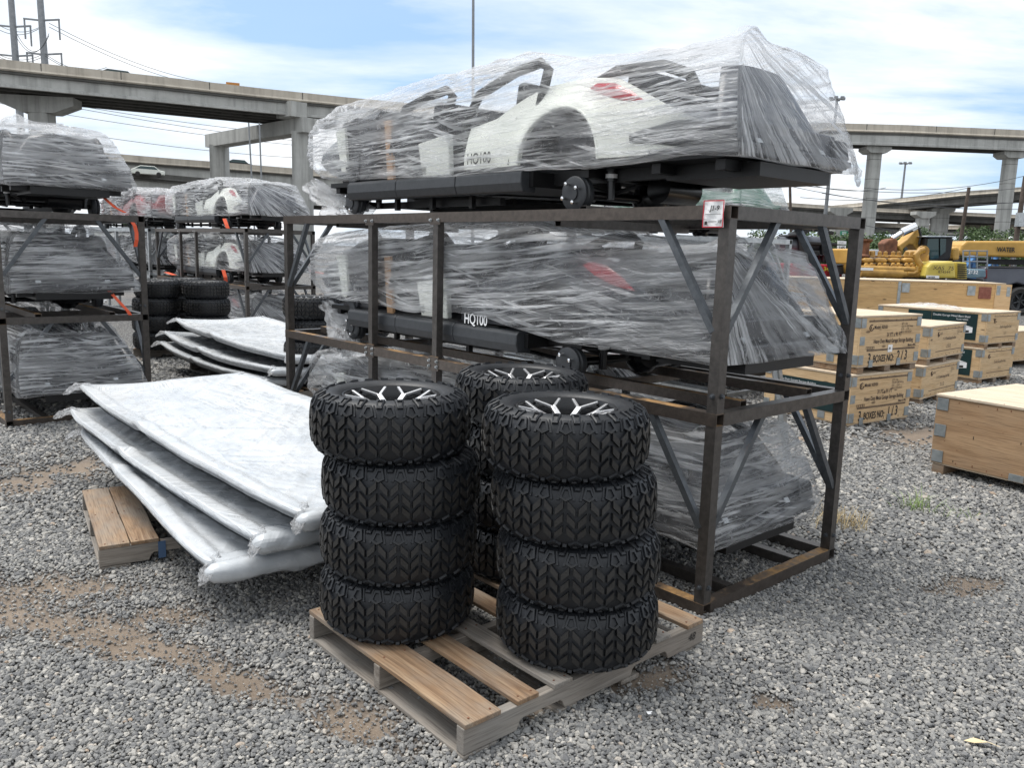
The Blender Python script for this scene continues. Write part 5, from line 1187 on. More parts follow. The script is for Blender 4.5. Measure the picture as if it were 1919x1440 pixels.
def pier(parent_label, base, ztop, wd, dp, capl, caph, capdir, capz=None, capoff=0.0, taper=.45, mt=CONC, cap_w=1.6, block=False):
    p_ = empty('bridge_pier', (base[0], base[1], 0), 0, parent_label, 'pier', 'concrete piers under the ramps')
    a = math.atan2(capdir[1], capdir[0])
    mb = MB(); ch = wd * .16
    pol = [(-wd / 2 + ch, -dp / 2), (wd / 2 - ch, -dp / 2), (wd / 2, -dp / 2 + ch), (wd / 2, dp / 2 - ch), (wd / 2 - ch, dp / 2), (-wd / 2 + ch, dp / 2), (-wd / 2, dp / 2 - ch), (-wd / 2, -dp / 2 + ch)]
    mb.prism(pol, -0.5, ztop - caph, 'z'); mb.build('column', mt, p_)
    z = 2.0
    rg = MB()
    while z < ztop - caph - .5: rg.prism([(x * 1.006, y * 1.006) for x, y in pol], z, z + .05, 'z'); z += 2.4
    tag(rg.build('pour_line', CONCD, p_), kind='stuff')
    cp = MB(); h = capl / 2
    sec = [(-h, ztop), (h, ztop), (h, ztop - caph * .5), (h * taper, ztop - caph), (-h * taper, ztop - caph), (-h, ztop - caph * .5)]
    cp.prism(sec, -cap_w / 2, cap_w / 2, 'y'); o = cp.build('cap_beam', mt, p_); o.rotation_euler.z = a; o.location = (math.cos(a) * capoff, math.sin(a) * capoff, 0)
    return p_
# main high ramp crossing the whole picture
HT = 16.5
def hp(px, py, Hh):      # point at given height above camera level seen at this pixel
    d_ = ray(px, py); t = Hh / d_.z; return Vector((0, 0, CAMH)) + d_ * t
top_px = [(-420, 66), (-200, 87), (0, 110), (150, 126.5), (300, 143), (480, 164), (650, 182), (900, 205), (1200, 222), (1550, 230), (1700, 234), (1919, 243.5), (2200, 259)]
T1 = [hp(x, y, HT) for x, y in top_px]
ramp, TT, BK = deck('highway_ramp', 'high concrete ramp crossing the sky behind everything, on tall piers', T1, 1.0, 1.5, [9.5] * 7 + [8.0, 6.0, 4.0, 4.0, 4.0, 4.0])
def near_T(px):
    return min(range(len(TT)), key=lambda i: abs(top_px[i][0] - px))
def lerpT(px):
    for i in range(len(top_px) - 1):
        if top_px[i][0] <= px <= top_px[i + 1][0]:
            f = (px - top_px[i][0]) / (top_px[i + 1][0] - top_px[i][0]); return TT[i].lerp(TT[i + 1], f), BK[i]
for px, lab in ((78, 'leftmost tall pier with a hammerhead cap under the high ramp'), (1636, 'tall pier under the high ramp just right of the wrapped top cart'), (1893, 'tall pier under the high ramp at the right photo edge')):
    t_, b_ = lerpT(px); c_ = t_ + b_ * 4.6; d_ = ray({78: 78, 1636: 1633, 1893: 1887}[px], 210 if px < 100 else 350); xx = d_.x / d_.y * c_.y
    if px < 200: pier(lab, (xx, c_.y), t_.z - 2.52, 2.0, 2.2, 7.0, 1.6, (1, .15), cap_w=2.4)
    else: c_ = t_ + b_ * 2.0; pier(lab, (d_.x / d_.y * c_.y, c_.y), t_.z - 2.52, 1.45, 1.5, 3.1, .8, (1, 0), cap_w=2.6, taper=.62)
    cb_ = None
t_, b_ = lerpT(568); p2 = empty('straddle_bent', (0, 0, 0), 0, 'two-column straddle bent carrying the high ramp above the distant carts', 'pier', 'concrete piers under the ramps')
n0 = Vector((ray(567, 290).x / ray(567, 290).y * (t_.y + 1.0), t_.y + 1.0, 0)); n1_ = Vector((ray(411, 280).x / ray(411, 280).y * (t_.y + 16), t_.y + 16, 0))
for q_ in (n0, n1_): MB().prism([(-.95, -1), (.75, -1), (.95, -.7), (.95, 1), (-.95, 1)], -.5, t_.z - 4.1, 'z').build('column', CONC, p2, loc=q_)
dn = (n1_ - n0).normalized(); MB().beam(n0 - dn * 1.8 + Vector((0, 0, t_.z - 3.5)), n1_ + dn * 2.0 + Vector((0, 0, t_.z - 3.5)), 2.0, 1.6).build('cap_beam', CONC, p2)
MB().box((0, 0, 0), (3.2, 2.0, 1.6)).build('end_block', CONC, p2, loc=n0 + Vector((-1.0, -.6, t_.z - 1.9)), rotz=math.atan2(dn.y, dn.x))
# lower roads behind, left
Tl = [hp(x, y, 12.6) for x, y in [(-300, 232), (0, 262), (207, 287), (300, 295), (430, 305), (560, 316), (700, 327)]]
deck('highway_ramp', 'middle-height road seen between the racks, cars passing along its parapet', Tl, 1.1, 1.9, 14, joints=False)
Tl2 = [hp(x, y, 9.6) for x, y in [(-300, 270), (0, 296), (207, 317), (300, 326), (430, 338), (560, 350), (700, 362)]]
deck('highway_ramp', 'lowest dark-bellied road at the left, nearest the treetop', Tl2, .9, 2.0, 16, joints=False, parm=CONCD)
pq = at(282, 400, 128); pier('small distant pier beneath the lowest left road, beside the bare tree', (pq.x, pq.y), 8.2, 2.2, 2.2, 10, 1.8, (1, .2))
# right: curving ramp and two low roads
Tr = [hp(x, y, hh) for x, y, hh in [(1380, 402, 9.6), (1500, 392, 10.4), (1570, 384, 10.6), (1640, 377, 10.8), (1720, 368, 11.2), (1800, 359, 11.8), (1919, 350, 12.6), (2100, 338, 13.4)]]
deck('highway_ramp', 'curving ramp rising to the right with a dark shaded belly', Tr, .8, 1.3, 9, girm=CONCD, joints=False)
Ts = [hp(x, y, 9.0) for x, y in [(1200, 370), (1450, 378), (1600, 388), (1780, 396.5), (1919, 403), (2150, 414)]]
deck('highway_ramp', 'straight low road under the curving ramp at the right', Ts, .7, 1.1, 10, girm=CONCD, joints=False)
Tu = [hp(x, y, 7.2) for x, y in [(1560, 414), (1770, 422), (1919, 421), (2100, 420)]]
deck('highway_ramp', 'most distant pale road low over the trees at the right', Tu, .9, 1.0, 9, joints=False)
for px, Y, zt, lab in ((1725, 128, 8.6, 'short pier with a flared cap in the middle of the low roads'), (1757, 150, 10.6, 'thick pale pier under the curving ramp')):
    pq = at(px, 450, Y); pier(lab, (pq.x, pq.y), zt + .4, 1.7 if px < 1740 else 3.0, 1.6, 3.0 if px < 1740 else 4.2, 1.0, (1, 0), cap_w=2)
pq = at(1568, 450, 118); pier('distant pale pier beside the green road sign', (pq.x, pq.y), 8.6, 2.0, 1.6, 3.2, 1.0, (1, 0))
# vehicles on the roads
def tiny_car(p_, ang, m_, label):
    c = empty('passing_car', p_, ang, label, 'car')
    mb = MB(); mb.prism([(-2.2, .3), (2.2, .3), (2.25, .8), (1.5, .95), (.9, 1.45), (-1.0, 1.5), (-1.9, 1.05), (-2.25, .9)], -.85, .85, 'y'); mb.build('body', m_, c, bevel=.08)
    mb = MB(); mb.prism([(1.35, .98), (.88, 1.38), (-.98, 1.42), (-1.7, 1.05)], -.87, .87, 'y'); mb.build('window', GLASS, c)
    for x in (-1.4, 1.4):
        for y in (-.86, .66): mb = MB(); mb.tube([(x, y, .33), (x, y + .2, .33)], .33, 14); mb.build('wheel', RUBBER, c)
    return c
t_, b_ = lerpT(222); tiny_car(t_ + b_ * 3 + Vector((0, 0, -.9)), .45, BLACKG, 'dark car with only its roof showing over the high ramp parapet')
q_ = hp(272, 318, 9.9); tiny_car(q_ + Vector((0, 1, -.9)), .4, WHITEP, 'white car driving on the lowest left road')
q_ = hp(440, 306, 12.9); tiny_car(q_ + Vector((0, 2, -.75)), .4, BLACKG, 'dark car on the middle-height left road')
t_, b_ = lerpT(441); sg = empty('warning_sign', t_ + b_ * 2, .4, 'small orange work sign above the high ramp parapet', 'sign')
MB().box((0, 0, .1), (1.4, .06, 1.0)).build('sign_board', noisy('faded_orange', (.45, .18, .04), (.55, .25, .06)), sg); MB().box((0, .1, -.8), (.08, .08, 1.6)).build('post', GALV, sg)

# ------------------------------------------------------------------ poles and wires
def pole(name, label, pxb, pyb, pxt, pyt, Y, r0, r1, m_, cat, group=None, head=None, zb=None):
    b_ = at(pxb, pyb, Y); t_ = at(pxt, pyt, Y); 
    if zb is not None:
        d_ = (t_ - b_).normalized(); b_ = b_ - d_ * ((b_.z - zb) / d_.z)
    r_ = empty(name, (b_.x, b_.y, b_.z), 0, label, cat, group); mb = MB(); mb.tube([(0, 0, 0), tuple((t_ - b_) * .5), tuple(t_ - b_)], [r0, (r0 + r1) / 2, r1], 10); mb.build('shaft', m_, r_, smooth=True)
    return r_, t_ - b_
def ring_head(r_, tp, s_):
    mb = MB(); mb.tube([Vector(tp) + Vector((math.cos(a) * s_ * .5, math.sin(a) * s_ * .5, -.2)) for a in [2 * PI * k / 12 for k in range(13)]], .06, 6); mb.build('light_ring', POLEG, r_)
    for k in range(6):
        a = 2 * PI * k / 6; mb = MB(); mb.box((tp[0] + math.cos(a) * s_ * .8, tp[1] + math.sin(a) * s_ * .8, tp[2] - .1), (s_ * .42, s_ * .30, .35)); mb.beam((tp[0], tp[1], tp[2] - .15), (tp[0] + math.cos(a) * s_ * .7, tp[1] + math.sin(a) * s_ * .7, tp[2] - .15), .1, .1); mb.build('lamp_head', POLEG, r_)
pole('light_pole', 'thin dark pole rising out of the picture above the wrapped top cart', 886, 300, 887, -60, 45, .09, .07, POLEG, 'pole', zb=0)
r_, t_ = pole('light_mast', 'tall mast with a ring of floodlights right of the wrapped top cart', 1548, 390, 1569, 183, 110, .28, .16, POLEG, 'light mast', 'high floodlight masts', zb=0); ring_head(r_, t_, 1.0)
r_, t_ = pole('light_mast', 'farther floodlight mast standing between the two tall right piers', 1684, 420, 1697, 305, 190, .32, .2, POLEG, 'light mast', 'high floodlight masts', zb=0); ring_head(r_, t_, 1.4)
pole('steel_pole', 'left one of two thin poles between the piers of the straddle bent', 472, 340, 466, 230, 70, .08, .06, POLEG, 'pole', zb=0)
pole('steel_pole', 'right one of two thin poles between the piers of the straddle bent', 490, 340, 486, 230, 70, .08, .06, POLEG, 'pole', zb=0)
pole('utility_pole', 'dark wooden utility pole leaning beside the excavator cab', 1797, 470, 1816, 351, 58, .16, .11, POLEW, 'pole', 'wooden utility poles', zb=0)
r_, t_ = pole('utility_pole', 'dark wooden utility pole with a box at the right photo edge', 1901, 470, 1922, 330, 50, .18, .13, POLEW, 'pole', 'wooden utility poles', zb=0)
MB().box((t_.x * .62, -.3, t_.z * .62), (.6, .4, .8)).build('transformer_box', GALV, r_)
pole('utility_pole', 'short dark pole end under the tail of the wrapped top cart', 1482, 420, 1480, 330, 80, .15, .12, POLEW, 'pole', 'wooden utility poles', zb=0)
tw = []
for (xb, yb, xt, yt, lab, arms) in ((38, 225, 20, -10, 'left one of two tall grey transmission poles', ((50, -1), (105, 1))), (84, 118, 70, -70, 'right one of two tall grey transmission poles', ((38, -1), (102, 1)))):
    r_, t_ = pole('transmission_pole', lab, xb, yb, xt, yt, 125, .62, .42, POLEG, 'pole', 'transmission poles over the left ramp', zb=0)
    r_ins = Vector(r_.location)
    for yy, s_ in arms:
        a_ = at(xb + (xt - xb) * (yy - yb) / (yt - yb), yy, 125) - r_ins
        for sx in (-1, 1):
            MB().beam(a_, a_ + Vector((sx * 2.6, 0, .2)), .22, .22).build('cross_arm', POLEG, r_)
            mb = MB(); mb.tube([a_ + Vector((sx * 2.5, 0, .1)), a_ + Vector((sx * 2.5, 0, -2.6))], .12, 6); mb.build('insulator', POLEG, r_)
        tw.append(a_ + r_ins)
def wire(pts, label, r_=.035, sag=0.0):
    mb = MB(); P_ = [Vector(p_) for p_ in pts]; Q = []
    for a, b_ in zip(P_[:-1], P_[1:]):
        for k in range(13): t = k / 12; q_ = a.lerp(b_, t); q_.z -= sag * 4 * t * (1 - t); Q.append(q_)
    mb.tube(Q, r_, 4); return tag(mb.build('power_line', WIRE), label, 'wire', 'power lines')
W1 = 'thin power line strung past the transmission poles and over the high ramp'
for k, (y0, y1) in enumerate(((43, 158), (50, 166), (33, 30))):
    if k < 2: wire([at(92, y0, 125), at(440, y1, 190)], ('upper', 'lower')[k] + ' of two long power lines running down from transmission poles by the ramp sign', .045, 2.0)
for (x0, y0, x1, y1) in ((-20, 34, 75, 50), (-20, 44, 75, 52), (-20, 92, 84, 99), (-20, 96, 84, 104), (84, 104, 210, 132), (84, 100, 200, 126)): _k = globals().get('_k', -1) + 1; wire([at(x0, y0, 124), at(x1, y1, 126)], ('upper wire of the top pair between the transmission poles', 'lower wire of the top pair between the transmission poles', 'upper wire of the bottom pair just above the ramp parapet', 'lower wire of the bottom pair just above the ramp parapet', 'lower short wire from the second transmission pole down to the ramp', 'upper short wire from the second transmission pole down to the ramp')[_k], .04, 1.2)
for (x0, y0, x1, y1, lb) in ((92, 66, 30, 60, 'slack looping jumper wire, the one starting higher at the left transmission pole'), (30, 68, 92, 62, 'slack looping jumper wire, the one starting higher at the right transmission pole')): wire([at(x0, y0, 124), at(x1, y1, 124)], lb, .04, 2.4)
W2_ = 'long thin power line passing below the high ramp at the left'
for (x0, y0, x1, y1, lb) in ((-20, 190, 700, 284, 'power line below the high ramp that reaches the left photo edge'), (100, 190, 700, 262, 'highest power line below the high ramp at the left'), (110, 196, 700, 275, 'second highest power line below the high ramp at the left'), (160, 252, 700, 300, 'lowest power line at the left, just above the car roads')): wire([at(x0, y0, 112), at(x1, y1, 150)], lb, .035, .8)
W3_ = 'thin power line crossing behind the tall right piers'
for (x0, y0, x1, y1) in ((1485, 335, 1660, 352), (1485, 350, 1919, 392), (1480, 345, 1919, 352), (1540, 362, 1919, 378), (1500, 370, 1815, 352), (1620, 352, 1919, 330), (1600, 418, 1919, 440)): _j = globals().get('_j', -1) + 1; wire([at(x0, y0, 100), at(x1, y1, 105)], ('short power line ending at the near right pier', 'power line sagging across to low on the right photo edge', 'nearly level power line behind both right piers', 'power line just above the curving ramp at the right', 'power line ending at the top of the leaning wooden pole', 'power line climbing to the right photo edge', 'lowest power line at the right, in front of the trees')[_j], .035, .8)

# ------------------------------------------------------------------ trees
FOL = mat('foliage', (.05, .085, .03), .7); g = NG(FOL); nz = g.noise(g.tex('Object', rnd=True), .7, 5, .7)
g.col(g.ramp(nz, [(.3, (.028, .055, .018)), (.5, (.055, .095, .030)), (.72, (.11, .16, .05))]))
g.b.inputs['Subsurface Weight'].default_value = 0.0
def tree(px, Y, h, wd, label, seed, dens=1.0):
    if seed < 40: h *= 0.84
    b_ = at(px, 470, Y); r_ = empty('tree', (b_.x, Y, 0), seed, label, 'tree', 'trees in the distance'); rs = random.Random(seed)
    tk = MB(); tk.tube([(0, 0, 0), (.1, 0, h * .3), (0, .1, h * .55)], [.22, .16, .08], 7)
    for k in range(6): a = rs.uniform(0, 6.28); tk.tube([(0.05, 0, h * .3), (math.cos(a) * wd * .2, math.sin(a) * wd * .2, h * .5), (math.cos(a) * wd * .33, math.sin(a) * wd * .33, h * .68)], [.1, .06, .03], 5)
    tk.build('trunk', BARK, r_)
    cl = [(Vector((rs.gauss(0, .24) * wd, rs.gauss(0, .24) * wd, h * rs.uniform(.22, .92))), rs.uniform(.12, .26) * wd) for _ in range(20)]
    mb = MB(); vs = []; fs = []
    for c_, r0 in cl:
        c_.x *= 1.25 - c_.z / h * .6; c_.y *= 1.2 - c_.z / h * .6
        for k in range(int(330 * dens)):
            v = Vector((rs.gauss(0, 1), rs.gauss(0, 1), rs.gauss(0, 1))).normalized() * r0 * rs.uniform(.55, 1.08) + c_
            s_ = rs.uniform(.06, .15); a = Vector((rs.gauss(0, 1), rs.gauss(0, 1), rs.gauss(0, .6))).normalized(); b2 = a.cross(Vector((rs.gauss(0, 1), rs.gauss(0, 1), rs.gauss(0, 1)))).normalized()
            q_ = len(vs); vs += [v - a * s_, v + b2 * s_ * .6, v + a * s_, v - b2 * s_ * .6]; fs.append((q_, q_ + 1, q_ + 2, q_ + 3))
    mb.add(vs, fs); mb.build('crown', FOL, r_, fix=False)
for k, (px, Y, h, wd, lab) in enumerate(((1500, 62, 3.6, 4.4, 'green tree behind the black machines on the red bins'), (1545, 66, 3.8, 4.6, 'green tree left of the white signboards'), (1600, 60, 3.4, 4.2, 'green tree behind the green road sign'), (1650, 74, 4.1, 4.4, 'green tree behind the yellow engine'),
        (1680, 80, 4.6, 4.2, 'green tree just right of the near tall pier'), (1722, 84, 5.4, 5.0, 'tall rounded tree rising behind the excavator boom'), (1765, 92, 4.6, 5.0, 'tree behind the excavator cab roof'), (1815, 84, 5.6, 6.2, 'broad tree beside the leaning wooden pole'), (1848, 88, 6.4, 6.0, 'tallest tree above the yellow tank arm'),
        (1885, 92, 5.4, 5.0, 'tree behind the rightmost tall pier'), (1930, 84, 5.0, 5.0, 'tree cut by the right photo edge'), (1440, 66, 3.6, 4.6, 'tree behind the wrapped film of the middle main-rack cart'))):
    tree(px, Y, h, wd, lab, k + 1)
# bare tree at the left
b_ = at(236, 440, 70); bt = empty('bare_tree', (b_.x, 70, 0), 0, 'small leafless tree seen left of the red wrapped cart', 'tree'); rs = random.Random(5); mb = MB()
def br(p_, d_, L1, r0, dep):
    e_ = p_ + d_ * L1; mb.tube([p_, p_.lerp(e_, .5) + Vector((rs.uniform(-.04, .04), 0, 0)), e_], [r0, r0 * .8, r0 * .6], 5, cap=False)
    if dep > 0:
        for _ in range(3 if dep > 1 else 4): nd = (d_ + Vector((rs.uniform(-.8, .8), rs.uniform(-.8, .8), rs.uniform(-.2, .5)))).normalized(); br(e_.lerp(p_, rs.uniform(0, .35)), nd, L1 * .68, r0 * .58, dep - 1)
br(Vector((0, 0, 0)), Vector((0, 0, 1)), 2.4, .10, 4); mb.build('trunk', BARK, bt); bt.scale = (1, 1, 1)
tree(246, 74, 3.6, 1.6, 'small leafy tree next to the leafless one at the left', 44, .5)

# ------------------------------------------------------------------ yard machines, right background
def pxp(parent, name, pts, Y, th, m_, bev=0.0):
    """outline seen at depth Y given real thickness th going away"""
    P_ = [at(x, y, Y) - Vector(parent.location) for x, y in pts]; mb = MB(); mb.prism([(p_.x, p_.z) for p_ in P_], P_[0].y, P_[0].y + th, 'y'); return mb.build(name, m_, parent, bevel=bev)
def base(name, px, Y, label, cat, group=None): q_ = at(px, 480, Y); return empty(name, (q_.x, Y, 0), 0, label, cat, group)
# excavator
ex = base('excavator', 1740, 24, 'yellow excavator with a folded rusty arm and glass cab', 'excavator')
pxp(ex, 'boom', [(1682, 461), (1700, 449), (1712, 436), (1718, 428), (1724, 430), (1727, 446), (1728, 476), (1722, 482), (1718, 468), (1712, 459), (1704, 458), (1694, 466), (1690, 474)], 24, .55, YEL, .04)
pxp(ex, 'stick', [(1658, 456), (1666, 449), (1678, 446), (1684, 452), (1682, 470), (1674, 482), (1662, 484), (1660, 470)], 23.8, .5, RUSTY, .04)
pxp(ex, 'linkage', [(1672, 462), (1688, 455), (1694, 470), (1690, 484), (1680, 486)], 24.1, .3, YELO, .03)
mb = MB(); P_ = [at(1672, 447, 23.9) - Vector(ex.location), at(1690, 436, 23.9) - Vector(ex.location), at(1716, 424, 23.9) - Vector(ex.location)]; mb.tube(P_[:2], .07, 10); mb.tube(P_[1:], .12, 12); mb.build('hydraulic_cylinder', CHROME, ex, smooth=True)
mb = MB(); mb.tube([at(x, y, 23.85) - Vector(ex.location) for x, y in ((1712, 422), (1722, 428), (1726, 444), (1722, 458))], .035, 6); mb.build('hose', BLACKM, ex)
pxp(ex, 'cab', [(1736, 446), (1742, 442.5), (1786, 443), (1787, 452), (1782, 484), (1776, 489), (1742, 490), (1733, 470)], 23.6, 1.3, BLACKM, .05)
pxp(ex, 'cab_window', [(1739, 448), (1759, 447), (1759, 484), (1744, 486), (1737, 468)], 23.55, .03, GLASS); pxp(ex, 'cab_window', [(1762, 447), (1773, 447.5), (1772, 472), (1762, 480)], 23.55, .03, GLASS)
pxp(ex, 'cab_roof', [(1734, 443.2), (1740, 441.4), (1788, 442.2), (1788, 444.6), (1735, 444.6)], 23.5, 1.4, GALV, .02)
pxp(ex, 'counterweight', [(1785, 464), (1797, 462), (1800, 470), (1798, 488), (1785, 488)], 24, 1.6, YEL, .06); pxp(ex, 'base_frame', [(1690, 486), (1800, 488), (1800, 506), (1690, 504)], 24.2, 1.6, BLACKM, .05)
# generator engine
en = base('generator_engine', 1680, 19, 'large ochre multi-cylinder engine behind the long crate', 'engine')
EL = Vector(en.location)
pxp(en, 'engine_block', [(1612, 493), (1728, 496), (1730, 518), (1612, 516)], 19.3, 1.1, YELO, .04)
for k in range(4):
    x = 1618 + k * 25.2; pxp(en, 'rocker_cover', [(x, 487), (x + 3, 483), (x + 19, 483.6), (x + 21, 488), (x + 20, 494), (x, 493.5)], 19.05, .4, YELO, .05); pxp(en, 'rocker_cap', [(x + 1, 478.5), (x + 22, 479.2), (x + 22, 483), (x + 1, 482.4)], 19.2, .5, YELO, .03)
    mb = MB(); 
    for dx in (4, 14): mb.tube([at(x + dx, 500, 18.95) - EL, at(x + dx + 1, 495.5, 19.05) - EL], .045, 8); mb.lathe([(0, -.05), (.055, -.05), (.055, .05), (0, .05)], 8, Matrix.Translation(at(x + dx + 4, 499, 18.9) - EL))
    tag(mb.build('exhaust_port', YELO, en, smooth=True), kind='stuff')
    mb = MB()
    for dx in (5, 16): mb.lathe([(0, 0), (.05, 0), (.05, .09), (0, .11)], 8, Matrix.Translation(at(x + dx, 479.6, 19.3) - EL))
    tag(mb.build('injector_cap', YELO, en), kind='stuff')
mb = MB(); mb.tube([at(x, y, 18.8) - EL for x, y in ((1612, 503), (1670, 504.5), (1722, 506), (1728, 502), (1719, 488), (1717, 478), (1724, 470), (1732, 468))], .07, 10); mb.build('coolant_pipe', YELO, en, smooth=True)
mb = MB(); mb.tube([at(1612, 510.5, 18.8) - EL, at(1690, 513, 18.8) - EL], .11, 12); mb.tube([at(1690, 513, 18.8) - EL, at(1722, 514, 18.8) - EL], .08, 12); mb.build('oil_cooler', YELO, en, smooth=True)
mb = MB(); mb.tube([at(x, y, 18.75) - EL for x, y in ((1700, 512.5), (1712, 513), (1719, 509), (1719, 499))], .05, 10); mb.build('oil_pipe', YELO, en, smooth=True)
pxp(en, 'turbo_housing', [(1716, 478), (1722, 468), (1736, 470), (1744, 474), (1743, 486), (1746, 492), (1742, 514), (1722, 512), (1720, 492)], 19.2, .7, YELO, .08)
mb = MB(); mb.lathe([(.05, -.02), (.13, -.02), (.13, .05), (.05, .05)], 14, Matrix.Translation(at(1729, 471, 18.95) - EL) @ Matrix.Rotation(R(90), 4, 'X')); mb.build('flange', YELO, en)
mb = MB(); mb.lathe([(0, 0), (.12, 0), (.16, .05), (.11, .1), (.11, .35), (.17, .4), (.17, .44), (0, .44)], 14, Matrix.Translation(at(1618, 484, 19.3) - EL)); mb.build('breather', RUSTY, en)
pxp(en, 'radiator_side', [(1589, 467), (1597, 466), (1606, 467), (1605, 496), (1589, 495)], 19.0, 1.2, YEL, .03)
MB().box(tuple(at(1624, 504.3, 18.7) - EL), (.30, .01, .06)).build('maker_plate', PAPER, en)
pxp(en, 'brown_box', [(1622, 470), (1641, 470), (1641, 480), (1622, 480)], 20, .5, YELO, .02)
# compressor
co = base('air_compressor', 1780, 18.5, 'bright yellow compressor with a louvred rear panel', 'compressor')
pxp(co, 'canopy', [(1733, 517), (1738, 500), (1746, 492), (1783, 489.5), (1790, 490), (1792, 522), (1734, 521)], 18.5, 1.2, YELB, .05)
pxp(co, 'louvre_frame', [(1792.5, 491), (1812, 492), (1813, 523), (1793, 523)], 18.7, 1.0, YELB, .02)
mb = MB()
for k in range(7): q_ = at(1803, 496 + k * 3.9, 18.66) - Vector(co.location); mb.box(tuple(q_), (.20, .03, .022))
tag(mb.build('louvre_slot', BLACKM, co), kind='stuff')
qt = at(1748, 505.5, 18.45) - Vector(co.location); text('XAS  75', .12, tuple(qt), F90, LETTERB, co, sx=1.15, shear=.1); qt = at(1758, 512.0, 18.45) - Vector(co.location); text('874544', .09, tuple(qt), F90, LETTERB, co, sx=1.0)
qt = at(1748, 519.5, 18.42) - Vector(co.location); pp_ = MB().box(tuple(at(1748, 519, 18.44) - Vector(co.location)), (.28, .01, .06)).build('sticker', PAPER, co); text('rentals', .06, tuple(at(1738.5, 520.5, 18.42) - Vector(co.location)), F90, LETTERD, co, bold=.001)
# container wall far behind
cn = base('site_container', 1650, 40, 'pale grey-blue container roof behind the engine', 'container'); pxp(cn, 'container_body', [(1621, 467.5), (1662, 468), (1663, 486), (1620, 485)], 40, 2.4, MASONRY, .03)
# yellow tank arm with writing
wt = base('water_tanker', 1880, 26, 'long yellow water tank on a dark frame, lettered in black', 'water tanker')
pxp(wt, 'tank', [(1797, 472), (1803, 459), (1812, 451.5), (2050, 452), (2050, 486), (1900, 482), (1812, 480), (1801, 479)], 26, 1.8, YEL, .06)
pxp(wt, 'tank_rail', [(1856, 449), (1857, 447.4), (1890, 447.4), (1891, 451), (1889.6, 451), (1889, 448.4), (1858, 448.4), (1857.5, 451)], 26.4, .05, POLEG)
qt = at(1868, 471.5, 25.96) - Vector(wt.location); text('WATER', .20, tuple(qt), F90, LETTERD, wt, sx=.82, bold=.006)
pxp(wt, 'chassis_frame', [(1800, 484), (2050, 490), (2050, 500), (1800, 494)], 26.4, 1.2, BLACKM)
# boom lifts
for k, (x0, x1, lab) in enumerate(((1813, 1840, 'blue lift frame with railings right of the compressor'), (1856, 1886, 'blue lift mast beside the grey pickup'))):
    bl = base('boom_lift', x0 + 8, 22.5 + 8 * k, lab, 'lift', 'blue lifts by the pickup'); BL = Vector(bl.location)
    pxp(bl, 'mast', [(x0 + 10, 480), (x0 + 15, 479), (x0 + 16, 502), (x0 + 9, 502)], 22.5 + 8 * k, .3, BLUEP, .01); pxp(bl, 'mast_arm', [(x0 - 2, 500), (x0 + 12, 484), (x0 + 15, 487), (x0 + 2, 503)], 22.4 + 8 * k, .2, BLUEP, .01)
    mb = MB()
    for yy in (470, 481, 490): mb.tube([at(x0 - 8, yy, 22.3 + 8 * k) - BL, at(x1 + 10, yy + .6, 22.3 + 8 * k) - BL], .02, 6)
    for xx in (x0 - 8, x0 + 4, x0 + 18, x1 + 10): mb.tube([at(xx, 469, 22.3 + 8 * k) - BL, at(xx, 504, 22.3 + 8 * k) - BL], .02, 6)
    mb.build('guard_rail', POLEG, bl)
bx = base('deck_unit', 1830, 21.5, 'blue-grey equipment box numbered in white below the lifts', 'equipment'); pxp(bx, 'box_body', [(1813, 504), (1848, 505), (1848, 520), (1813, 522)], 21.5, 1.2, noisy('lift_dull_blue', (.10, .17, .22), (.15, .23, .28), .5), .03)
text('2632', .13, tuple(at(1814, 513, 21.47) - Vector(bx.location)), F90, LETTERW, bx, bold=.003)
lm = base('light_tower', 1893, 29, 'round white floodlight on a folding tower above the pickup', 'floodlight'); LMp = Vector(lm.location)
mb = MB(); mb.lathe([(0, .02), (.22, .0), (.26, .08), (.20, .28), (.08, .36), (0, .36)], 18, Matrix.Translation(at(1912, 467, 29) - LMp) @ Matrix.Rotation(R(75), 4, 'X')); mb.build('lamp_housing', GALV, lm, smooth=True)
mb = MB(); mb.beam(at(1900, 472, 29.2) - LMp, at(1902, 500, 29.2) - LMp, .08, .08); mb.beam(at(1896, 474, 29.2) - LMp, at(1916, 476, 29.2) - LMp, .06, .06); mb.build('mast', GALV, lm)
# pickup
pk = empty('pickup_truck', tuple(at(1843, 480, 25.4).xy) + (0,), 0, 'grey pickup truck at the right photo edge, tail light and rear wheel in view', 'pickup'); PKL = Vector(pk.location)
body = [(1845, 503), (1850, 500), (2010, 502), (2018, 497), (2060, 472), (2150, 474), (2180, 506), (2260, 514), (2262, 560), (2240, 566), (1960, 568), (1946, 566), (1940, 548), (1926, 536), (1905, 531), (1886, 537), (1876, 552), (1874, 566), (1858, 562), (1846, 545)]
pxp(pk, 'body', body, 25.6, 2.0, TRUCK, .05)
pxp(pk, 'cab_window', [(2025, 498), (2062, 477), (2100, 477), (2100, 502)], 25.56, .03, GLASS)
pxp(pk, 'tail_light', [(1845, 506), (1851, 506), (1851, 522), (1846, 522)], 25.5, .12, noisy('dark_red_lens', (.10, .008, .01), (.14, .01, .015), .2), .02)
pxp(pk, 'bumper', [(1842, 548), (1868, 552), (1868, 560), (1843, 556)], 25.5, 2.1, GREYPL, .03); pxp(pk, 'bed_rail', [(1850, 498.8), (2010, 500.6), (2010, 502), (1850, 500.2)], 25.5, .12, BLACKM)
